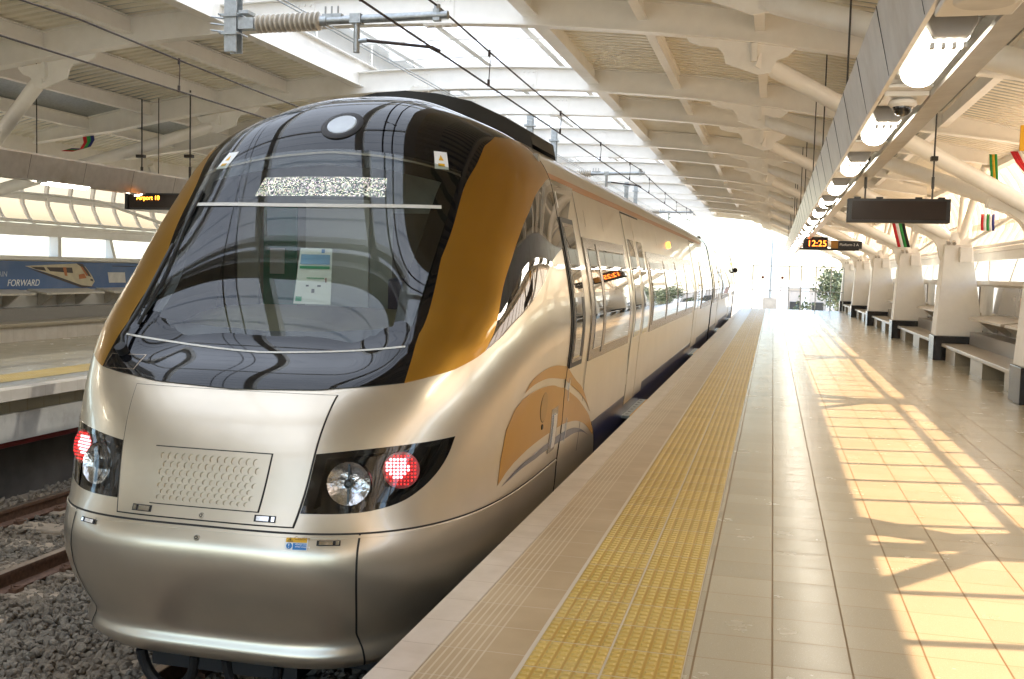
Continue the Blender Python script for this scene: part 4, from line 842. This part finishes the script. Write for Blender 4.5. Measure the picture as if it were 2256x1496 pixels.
for v_, par in ((6.3, BON), (5.32, CAR)):
    disc(par, 'key_lock', 0, v_, .017, .013, M['chrome']); disc(par, 'key_lock', 0, v_, .011, .0135, M['gap']); disc(par, 'key_lock', 0, v_, .006, .0145, M['chrome'])
# bumper
g = MB()
for s_ in ('joined',): patch('x', strip([(0, 5.98), (.25, 5.97), (.5, 5.95), (.75, 5.97), (1., 5.98)], 0, .08, 70), .002, None, None, 'joined', 0, g, False)
g.build('bumper_gap', M['gap'], CAR)
patch('bumper_bead', strip([(0, 5.84), (.25, 5.83), (.5, 5.81), (.75, 5.83), (1., 5.84)], 0, .12, 70), .007, M['silver'], CAR, 'joined', .008)
patch('bumper_seam', strip([(.246, 5.93), (.244, 4.82), (.243, 4.), (.247, 3.2), (.252, 2.), (.262, .05)], .0032, 0, 40), .002, M['gap'], CAR, 'both', 0)
latch(CAR, .202, 5.5, 'both')
# headlight units
for s, sn in ((1, 'right'), (-1, 'left')):
    HU = patch('headlight_unit', coons(HB[:1] + HB, [(.401, 7.84), (.4011, 7.841)], HT, [(.155, 6.53), (.170, 7.63)], 40, 20), -.085, M['piano'], CAR, sn, 0)[0]
    g = MB(); LL = np.array(resamp(smooth(HB), 60).tolist() + resamp(smooth(HT), 40)[::-1].tolist() + resamp([(.170, 7.63), (.155, 6.53)], 12).tolist()); LL = np.r_[LL, LL[:1]]
    patch('housing_rim', np.stack([LL, HCEN + (LL - HCEN) * .82], 1), .0022, M['piano'], HU, sn, 0)
    L = resamp(smooth(HB), 60).tolist() + resamp(smooth(HT), 40)[::-1].tolist() + resamp([(.170, 7.63), (.155, 6.53)], 12).tolist(); L = np.array(L)
    o_, i_ = world(skin(L[:, 0], L[:, 1], SGN * .004), s), world(skin(L[:, 0], L[:, 1], -SGN * .09), s); n = len(L); g.add(o_.tolist() + i_.tolist(), [(k, (k+1) % n, n + (k+1) % n, n + k) for k in range(n)]); g.build('housing_wall', M['piano'], HU)
    for a, v, r, kind in ((.222, 7.17, .125, 'headlamp'), (.303, 7.36, .10, 'tail_lamp')):
        p = Vector(skin(np.array(a), np.array(v))); q = Vector(skin(np.array(a), np.array(v), SGN * .1)); nr = (q - p).normalized(); nr = (nr * .6 + Vector((.12, -1, .05)) * .6).normalized(); c = Vector((XC + s * p.x, p.y, p.z)); nr.x *= s
        if kind == 'headlamp':
            g = MB(); g.mat(0).tube([c - nr * .055, c - nr * .02, c - nr * .012], [r, r, r * .96], 32, caps=False); g.mat(1); 
            u = nr.cross(Vector((0, 0, 1))).normalized(); w = u.cross(nr); rings = [(.002, .92), (.010, .80), (.018, .66), (.024, .48), (.028, .28), (.03, .02)]; rows = []
            for q_, (d, k) in enumerate(rings): rows.append([tuple(c - nr * (d + .007 * ((j * 7 + q_ * 3) % 5) / 4) + (u * math.cos(2 * math.pi * j / 22) + w * math.sin(2 * math.pi * j / 22)) * r * k) for j in range(23)])
            g.grid(rows, False); g.mat(0).tube([c - nr * .03, c - nr * .008, c - nr * .002], [r * .24, r * .2, r * .1], 14); g.beam(c - nr * .012 - w * r * .85, c - nr * .012 + w * r * .85, .010, .006); g.build('headlamp', [M['piano'], M['reflector']], HU)
        else:
            g = MB(); g.tube([c - nr * .05, c - nr * .02], [r, r], 30); g.build('tail_lamp', M['redlens'], HU)
            u = nr.cross(Vector((0, 0, 1))).normalized(); w = u.cross(nr); g = MB(); k = 0
            for i in range(-4, 5):
                for j in range(-4, 5):
                    x_, y_ = i * .019, j * .019; rr = math.hypot(x_, y_)
                    if rr < .088:
                        on = math.hypot(x_ - .02 * s * (1 if s > 0 else 1), y_ - .012) < .062; g.mat(0 if on else 1); cc = c - nr * .019 + u * x_ + w * y_; g.lathe(cc, cc + nr * .006, [(0, .0078 if on else .005), (1, .004)], 8)
            g.build('led_cluster', [M['led'], M['led2']], HU)
    patch('cover', coons(HB[:1] + HB, [(.401, 7.84), (.4011, 7.841)], HT, [(.155, 6.53), (.170, 7.63)], 40, 20), .003, M['lampcover'], HU, sn, 0)
# visor lamp, stickers, wiper
disc(CAR, 'visor_lamp', 0, 18.55, .135, .016, M['gap'], 1, [(0, .15), (.6, .15), (.8, .14), (1, .12)], 40); disc(CAR, 'visor_lamp_lens', 0, 18.55, .112, .019, P('visor_lens', (.34, .38, .40), .08, coat=1., var=.1), 1, None, 40)
patch('sticker', rect(.349, .391, 16.5, 17.25, 6, 6), .009, M['white'], CAR, 'both', .002)
patch('sticker_print', rect(.36, .38, 16.6, 16.72, 3, 3), .0105, M['yellow'], CAR, 'both', 0); patch('sticker_print', coons([(.362, 16.85), (.378, 16.85)], [(.378, 16.85), (.3705, 17.08)], [(.3695, 17.08), (.3705, 17.08)], [(.362, 16.85), (.3695, 17.08)], 3, 3), .0105, M['yellow'], CAR, 'both', 0)
def pt(a, v, off, s): return tuple(world(skin(np.array(a), np.array(v), SGN * off), s))
g = MB(); g.tube([pt(.262, 10.9, .02, -1), pt(.275, 11.6, .06, -1), pt(.290, 13.2, .065, -1), pt(.33, 14.6, .05, -1)], .012, 8); g.tube([pt(.262, 10.9, -.01, -1), pt(.262, 10.9, .06, -1)], .035, 12); g.build('wiper_arm', M['black'], CAR)
g = MB(); g.tube([pt(.275, 12.6, .02, -1), pt(.30, 13.9, .022, -1), pt(.345, 15.1, .022, -1), pt(.372, 15.75, .02, -1)], .011, 6); g.tube([pt(.29, 13.2, .035, -1), pt(.33, 14.6, .038, -1)], .008, 6); g.build('wiper_blade', M['black'], CAR)
patch('wiper_hatch', rect(.215, .285, 9.85, 10.75, 8, 8), .009, M['piano'], CAR, 'left', .005); patch('wiper_hatch_gap', rect(.212, .288, 9.80, 10.80, 8, 8), .0072, M['frame'], CAR, 'left', .002)
# warning labels on the bumper
patch('warning_label', rect(.139, .172, 5.12, 5.85, 6, 6), .004, M['white'], CAR, 'right', .002)
patch('yellow_label', rect(.140, .171, 5.50, 5.83, 6, 6), .0062, M['yellow'], CAR, 'right', .001); patch('blue_label', rect(.151, .171, 5.14, 5.46, 6, 6), .0062, M['blue'], CAR, 'right', .001)
disc(CAR, 'mandatory_mark', .1455, 5.30, .017, .0075, M['blue'])
p0 = Vector(pt(.152, 5.66, .0085, 1)); p1 = Vector(pt(.165, 5.66, .0085, 1)); p2 = Vector(pt(.152, 5.8, .0085, 1)); r_ = (p1 - p0); text('Caution', .026, 'caution_lettering', P('label_brown', (.30, .16, .02), .5), CAR, frame_from(p0, r_, p2 - p0), .0003)
p0 = Vector(pt(.1545, 5.345, .0085, 1)); p2 = Vector(pt(.1545, 5.4, .0085, 1)); text('Always stop', .0135, 'advice_lettering', M['white'], CAR, frame_from(p0, r_, p2 - p0), .0003); p0 = Vector(pt(.1545, 5.235, .0085, 1)); text('when coupling', .0135, 'advice_lettering', M['white'], CAR, frame_from(p0, r_, p2 - p0), .0003)
p0 = Vector(pt(.144, 5.2, .0095, 1)); text('!', .036, 'exclamation_mark', M['white'], CAR, frame_from(p0, r_, p2 - Vector(pt(.1545, 5.345, .0085, 1))), .0003)
g = MB(); tri = [pt(.1425, 5.56, .0085, 1), pt(.1505, 5.56, .0085, 1), pt(.1465, 5.77, .0085, 1)]; g.tube(tri, .0016, 6, True); g.tube([pt(.1465, 5.61, .009, 1), pt(.1465, 5.7, .009, 1)], .0018, 5); g.build('warning_triangle', M['darkmetal'], CAR)
# livery swooshes
def swoosh(name, O, I, mat, off): 
    O, I = resamp(smooth(O), 60), resamp(smooth(I), 60); patch(name, np.stack([O * (1 - q) + I * q for q in np.linspace(0, 1, 7)], 1), off, mat, CAR, 'both', .0015)
c1o = [(.642, 8.51), (.685, 8.97), (.776, 9.45), (.874, 9.41), (1.016, 8.9), (1.356, 8.32), (1.794, 7.8), (2.049, 7.41), (2.287, 6.97)]; c1i = [(.642, 8.51), (.688, 8.68), (.759, 8.75), (.833, 8.7), (1.044, 8.34), (1.435, 7.93), (1.827, 7.58), (2.097, 7.27), (2.287, 6.97)]
c2o = [(.56, 6.53), (.557, 7.26), (.572, 7.81), (.61, 8.22), (.669, 8.43), (.769, 8.48), (.876, 8.39), (.988, 8.15), (1.294, 7.85), (1.717, 7.49), (2.236, 6.88), (2.583, 6.01), (2.651, 5.23)]; c2i = [(.56, 6.53), (.585, 6.75), (.611, 6.92), (.689, 7.11), (.794, 7.19), (.911, 7.19), (1.092, 7.17), (1.581, 7.01), (2.039, 6.65), (2.399, 6.11), (2.651, 5.23)]
bo = [(.579, 6.44), (.67, 6.77), (.778, 6.86), (.857, 6.92), (1.079, 6.92), (1.629, 6.74), (2.122, 6.26), (2.531, 5.39)]; bi = [(.579, 6.44), (.674, 6.66), (.786, 6.69), (.859, 6.71), (1.186, 6.61), (1.672, 6.52), (2.139, 6.18), (2.531, 5.39)]
swoosh('gold_crescent', c1o, c1i, M['gold2'], .0035); swoosh('gold_crescent', c2o, c2i, M['gold2'], .0035); swoosh('blue_swoosh', bo, bi, M['navy'], .0045)
# coupler cover, hoses, roof fairing
disc(CAR, 'round_cap', .803, 7.87, .118, .006, M['gap'], 1, None, 36); disc(CAR, 'round_cap', .803, 7.87, .112, .0075, M['gold'], 1, None, 36); disc(CAR, 'cap_lock', .80, 7.45, .02, .011, M['gap'])
patch('grab_recess', rect(.885, .95, 6.55, 7.7, 6, 10), .005, M['frame'], CAR, 'both', .003); patch('grab_handle', rect(.903, .935, 6.68, 7.55, 4, 10), .012, M['chrome'], CAR, 'both', .006)
for x0, x1 in ((-.52, -.18), (.02, .34)):
    g = MB(); g.tube([(XC + x0 + (x1 - x0) * (.5 - .5 * math.cos(q)), 5.12 + .03 * math.sin(q), -.72 - .22 * math.sin(q)) for q in np.linspace(0, math.pi, 18)], .032, 10); g.build('coupler_hose', M['black'], CAR)
g = MB(); g.box(XC - .72, XC + .72, 5.75, 7.55, -.95, -.66); g.box(XC - .45, XC + .45, 5.12, 5.8, -.80, -.72); g.build('underframe', M['black'], CAR)
g = MB(); xs_ = [-1.02, -.9, -.7, -.45, -.2, .05, .3, .55, .8, .98, 1.0]; zs_ = [2.50, 2.62, 2.74, 2.83, 2.87, 2.88, 2.86, 2.81, 2.70, 2.60, 2.50]
rows = [[(XC + x, 7.75 + .35 * (x / 1.0) ** 2 + dy, z + dz) for x, z in zip(xs_, zs_)] for dy, dz in ((0, -.15), (0, -.004), (.03, 0), (.9, .0), (.93, -.2))]; g.grid(rows, True); g.build('roof_fairing', M['black'], CAR, ang=50)
# ---- sides
def spatch(name, y0, y1, z0, z1, off, mat, parent, side='both', rim=.004, nu=4): return patch(name, rect(1 + y0 - Y1, 1 + y1 - Y1, vz(z0), vz(z1), nu, 12), off, mat, parent, side, rim)
def window(par, y0, y1, z0, z1, side='both', opener=False):
    for f_, sd in [(o, None) for o in spatch('window_frame', y0, y1, z0, z1, .012, M['frame'], par, side, .014)]:
        pass
    spatch('window_pane', y0 + .045, y1 - .045, z0 + .045, z1 - .045, .015, M['sideglass'], par, side, .003)
    if opener: spatch('window_bar', y0 + .03, y1 - .03, z1 - .34, z1 - .30, .02, M['frame'], par, side, .006)
def doorset(par, y0, side='both'):
    for k in range(2):
        a, b = y0 + .75 * k, y0 + .75 * (k + 1); spatch('door_seam', a - .012, a + .012, .06, 2.15, .003, M['gap'], par, side, 0); spatch('door_leaf', a + .016, b - .016, .07, 2.13, .008, M['silver'], par, side, .008); spatch('door_window', a + .14, b - .14, .80, 1.86, .0115, M['sideglass'], par, side, .003)
    spatch('door_seam', y0 + 1.488, y0 + 1.512, .06, 2.15, .003, M['gap'], par, side, 0); spatch('door_seam', y0, y0 + 1.5, 2.135, 2.155, .004, M['gap'], par, side, 0)
    for s in (1, -1):
        g = MB(); g.mat(0).box(XC + s * 1.30, XC + s * 1.455, y0 - .02, y0 + 1.52, -.075, -.045); g.mat(1).box(XC + s * 1.4555, XC + s * 1.49, y0 - .02, y0 + 1.52, -.075, -.044)
        g.mat(2)
        for q in np.linspace(.12, 1.38, 7): g.lathe((XC + s * 1.41, y0 + q, -.0445), (XC + s * 1.41, y0 + q, -.0435), [(0, .018), (1, .018)], 8)
        g.build('door_step', [M['galv'], M['yellow'], M['gap']], par)
def livery(par, y0, y1, front=False):
    vb, vt = vz(-.36), vz(.17)
    f0 = 1 + y0 - Y1
    patch('blue_skirt', coons([(f0 + (.35 if front else 0), vb), (1 + y1 - Y1, vb)], [(1 + y1 - Y1, vb), (1 + y1 - Y1, vt)], [(f0, vt), (1 + y1 - Y1, vt)], [(f0 + (.35 if front else 0), vb), (f0, vt)], 4, 12), .003, M['navy'], par, 'both', .003)
    patch('orange_stripe', rect(1 + (y0 if not front else 7.58) - Y1, 1 + y1 - Y1, vz(2.165), vz(2.225), 4, 4), .004, M['roofstripe'], par, 'both', .003)
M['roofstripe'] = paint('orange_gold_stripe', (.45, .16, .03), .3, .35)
livery(CAR, 9.05, 26.04, True)
patch('joint_seal', rect(.999, 1.022, 3.0, 24, 3, 60), .006, M['gap'], CAR, 'joined', .004)
spatch('cab_door_seam', 8.40, 8.42, -.35, 2.15, .003, M['gap'], CAR, 'both', 0)
spatch('cab_door_window', 7.61, 8.11, .77, 1.90, .012, M['black'], CAR, 'both', .014)
spatch('cab_window_frame', 7.65, 8.07, .81, 1.86, .016, M['frame'], CAR, 'both', .004)
spatch('cab_window_pane', 7.68, 8.04, 1.335, 1.83, .019, M['sideglass'], CAR, 'both', .003); spatch('cab_window_pane', 7.68, 7.93, .84, 1.30, .019, M['sideglass'], CAR, 'both', .003); spatch('cab_window_pane', 7.94, 8.04, .84, 1.30, .019, M['black'], CAR, 'both', .003)
spatch('number_strip', 7.63, 7.655, 1.97, 2.09, .008, M['white'], CAR, 'right', .002)
for q in (.6, .29): spatch('grab_rail', 7.72, 7.735, q - .09, q + .09, .012, M['chrome'], CAR, 'right', .012)
spatch('window_surround', 8.44, 10.86, .76, 1.78, .009, M['frame'], CAR, 'both', .010)
spatch('window_pane', 8.60, 8.99, .85, 1.69, .013, M['sideglass'], CAR, 'both', .006); spatch('window_pane', 9.16, 10.72, .85, 1.69, .013, M['sideglass'], CAR, 'both', .006); spatch('window_bar', 9.02, 9.13, .80, 1.74, .016, M['frame'], CAR, 'both', .008)
doorset(CAR, 11.12); doorset(CAR, 20.35)
spatch('window_surround', 12.78, 19.9, .78, 1.76, .008, M['frame'], CAR, 'both', .008)
for k in range(4): window(CAR, 12.92 + k * 1.74, 12.92 + k * 1.74 + 1.6, .86, 1.68, 'both', k == 0)
spatch('window_surround', 22.15, 25.75, .78, 1.76, .008, M['frame'], CAR, 'both', .008)
for k in range(3): window(CAR, 22.25 + k * 1.17, 22.25 + k * 1.17 + 1.08, .86, 1.68)
spatch('marker_light', 16.02, 16.07, 1.89, 1.98, .03, M['orange'], CAR, 'right', .03)
for y in (8.75, 9.7, 14.3): spatch('panel_line', y, y + .012, 1.88, 2.02, .003, M['gap'], CAR, 'right', 0)
def under(par, ya, yb, bog):
    g = MB(); g.box(XC - 1.12, XC + 1.12, ya, yb, -.86, -.40); g.build('underframe', M['black'], par)
    for y in bog:
        g = MB(); g.box(XC - .95, XC + .95, y - 1.5, y + 1.5, -.78, -.55)
        for s in (1, -1): g.box(XC + s * .98, XC + s * 1.16, y - .4, y + .4, -.62, -.41)
        g.build('bogie', M['darkmetal'], par)
        for q in (-1.1, 1.1): g = MB(); [g.lathe((XC + s * .69, y + q, -.65), (XC + s * .82, y + q, -.65), [(0, .45), (.25, .45), (.3, .42), (1, .42)], 28) for s in (1, -1)]; g.tube([(XC - .7, y + q, -.65), (XC + .7, y + q, -.65)], .07, 10); g.build('wheelset', M['rail'], par)
under(CAR, 7.6, 26.0, (9.6, 23.6))
# cab interior
g = MB(); rows = []
for i in np.linspace(-1, 1, 30): rows.append([(XC + 1.08 * i, 5.78 + 1.2 * j + .35 * abs(i) ** 2.5 * (1 - j), .90 + .33 * math.sqrt(max(0, 1 - (i * .98) ** 4)) * math.sin(math.pi * min(1, .12 + .9 * j)) ** .7) for j in np.linspace(0, 1, 16)])
g.grid(rows, True); g.build('dashboard', M['dash'], CAR)
g = MB(); g.mat(0).box(XC - 1.2, XC + 1.2, 7.44, 7.5, .2, 2.35); g.mat(1).box(XC - .98, XC - .70, 7.42, 7.4395, .6, 1.95); g.mat(2).box(XC - 1.2, XC - 1.02, 7.41, 7.4395, .6, 2.0); g.mat(2).box(XC - .62, XC - .1, 7.415, 7.4395, .6, 2.0)
g.mat(3).box(XC + .1, XC + .95, 7.40, 7.4395, .55, 1.9); g.mat(2).box(XC - .92, XC - .80, 7.41, 7.4195, 1.42, 1.62); g.build('cab_wall', [M['cabgrey'], M['cabgreen'], M['white'], M['dkconc']], CAR)
g = MB(); g.box(XC + .25, XC + .75, 6.9, 7.05, .9, 1.42); g.build('driver_seat', M['seat'], CAR, bevel=.03)
g = MB(); g.box(XC - 1.15, XC + 1.15, 5.9, 7.45, .3, .34); g.build('cab_floor', M['dkconc'], CAR)
def inner(name, a0, a1, v0, v1, off, mat, s=1):
    pass
DX = np.linspace(-1, 1, 21); g = MB(); rows = []
for u in DX: rows.append([pt(abs(u) * .20, v, -.03, 1 if u >= 0 else -1) for v in np.linspace(15.72, 16.2, 5)])
g.grid(rows, True); DD = g.build('destination_display', M['matrix'], CAR)
NG = MB(); p00, p10, p11, p01 = [pt(a, v, -.02, 1 if a >= 0 else 1) for a, v in ((.022, 13.56), (.106, 13.56), (.083, 14.72), (.0, 14.72))]
NG.add([p00, p10, p11, p01], [(0, 1, 2, 3)]); NO = NG.build('cab_notice', M['paper'], CAR)
def nq(u0, u1, w0, w1, mat, nm='notice_print'):
    B = lambda u, w: tuple(Vector(p00).lerp(Vector(p10), u).lerp(Vector(p01).lerp(Vector(p11), u), w) + Vector((0, -.004, .002))); g = MB(); g.add([B(u0, w0), B(u1, w0), B(u1, w1), B(u0, w1)], [(0, 1, 2, 3)]); g.build(nm, mat, NO)
nq(.06, .95, .70, .88, M['skyblue']); nq(.06, .95, .62, .67, M['green']); nq(.68, .78, .91, .98, M['blue']); nq(.05, .22, .04, .12, M['green']); nq(.3, .8, .445, .46, M['green']); nq(.84, .87, .38, .46, M['red']); nq(.47, .55, .19, .26, M['darkmetal']); nq(.3, .38, .3, .33, M['darkmetal']); nq(.62, .72, .3, .33, M['darkmetal'])
# ---- second car
C2 = thing('train_carriage', 'second silver carriage coupled behind the gold cab car', 'train', (XC, 34, -1.07))
carbody(C2, 26.55, 40.9); livery(C2, 26.56, 40.89); under(C2, 26.6, 40.8, (29, 38.6)); doorset(C2, 29.3); doorset(C2, 36.9)
for a, b, n in ((26.9, 29.0, 2), (31.2, 36.5, 4), (38.7, 40.6, 2)):
    spatch('window_surround', a, b, .78, 1.76, .008, M['frame'], C2, 'both', .008); w_ = (b - a - .1) / n
    for k in range(n): window(C2, a + .08 + k * w_, a + (k + 1) * w_, .86, 1.68)
spatch('marker_light', 40.2, 40.25, 1.89, 1.98, .03, M['orange'], C2, 'right', .03)
g = MB(); S_ = body(np.ones(40), np.linspace(vz(-.3), 24, 40)); r0 = [(XC + s * q[0] * 1.012, 40.9, q[2]) for s, Q in ((-1, S_), (1, S_[::-1][1:])) for q in Q]; r1 = [(a, 41.2, c) for a, b, c in r0]; g.grid([r0, r1], False); g.add(r1, [tuple(range(len(r1)))]); g.build('end_gangway', M['black'], C2, fixn=True)
g = MB(); g.box(XC - 1.1, XC + 1.1, 26.06, 26.545, -.3, 2.45); tag(g.build('gangway_bellows', M['black']), 'black bellows gangway joining the two train cars', 'gangway')
g = MB(); g.lathe((XC + 1.45, 41.4, 1.7), (XC + 1.45, 41.6, 1.7), [(0, .1), (1, .1)], 12); g.build('tail_fitting', M['black'], C2)
# ================================================================== camera and light
f_px = 2280.; vp = (1703., 609.); roll = math.radians(1.5); CX, CY = 1128., 748.
dx, dy = vp[0] - CX, vp[1] - CY; x_ = dx * math.cos(roll) + dy * math.sin(roll); y_ = -dx * math.sin(roll) + dy * math.cos(roll)
d_ = Vector((x_, -y_, f_px)).normalized(); psi = math.asin(d_.x); pit = math.acos(d_.z / math.cos(psi))
fwd = Vector((-math.sin(psi) * math.cos(pit), math.cos(psi) * math.cos(pit), -math.sin(pit))); rt = Vector((math.cos(psi), math.sin(psi), 0)); up = rt.cross(fwd)
r2 = rt * math.cos(roll) + up * math.sin(roll); u2 = -rt * math.sin(roll) + up * math.cos(roll)
cam = bpy.data.cameras.new('camera'); cam.sensor_width = 36; cam.lens = 36 * f_px / 2256; cam.clip_start = .05; cam.clip_end = 3000
co = bpy.data.objects.new('camera', cam); COL.objects.link(co); mw = Matrix((r2, u2, -fwd)).transposed().to_4x4(); mw.translation = (0, 0, 1.5); co.matrix_world = mw; scene.camera = co
w = bpy.data.worlds.new('World'); scene.world = w; w.use_nodes = True; nt = w.node_tree; nt.nodes.clear()
sky = nt.nodes.new('ShaderNodeTexSky'); sky.sky_type = 'NISHITA'; sky.sun_disc = False
SD = Vector((.93, .31, 1.)).normalized(); sky.sun_elevation = math.asin(SD.z); sky.sun_rotation = math.atan2(SD.x, SD.y); sky.air_density = 1.; sky.dust_density = 1.2; sky.ozone_density = 1.
bg = nt.nodes.new('ShaderNodeBackground'); bg.inputs[1].default_value = .15; ou = nt.nodes.new('ShaderNodeOutputWorld'); nt.links.new(sky.outputs[0], bg.inputs[0]); nt.links.new(bg.outputs[0], ou.inputs[0])
sl = bpy.data.lights.new('sun', 'SUN'); sl.energy = 4.; sl.angle = math.radians(.5); sl.color = (1., .93, .82); so = bpy.data.objects.new('sun', sl); COL.objects.link(so); so.rotation_euler = (-SD).to_track_quat('-Z', 'Y').to_euler()
scene.view_settings.view_transform = 'Standard'; scene.view_settings.look = 'None'; scene.view_settings.exposure = EXPO; scene.view_settings.gamma = 1
scene.cycles.use_denoising = True
try: scene.cycles.denoiser = 'OPENIMAGEDENOISE'
except Exception: pass
scene.cycles.max_bounces = 10; scene.cycles.diffuse_bounces = 5; scene.cycles.glossy_bounces = 5; scene.cycles.transparent_max_bounces = 12; scene.cycles.transmission_bounces = 6; scene.cycles.sample_clamp_indirect = 8.
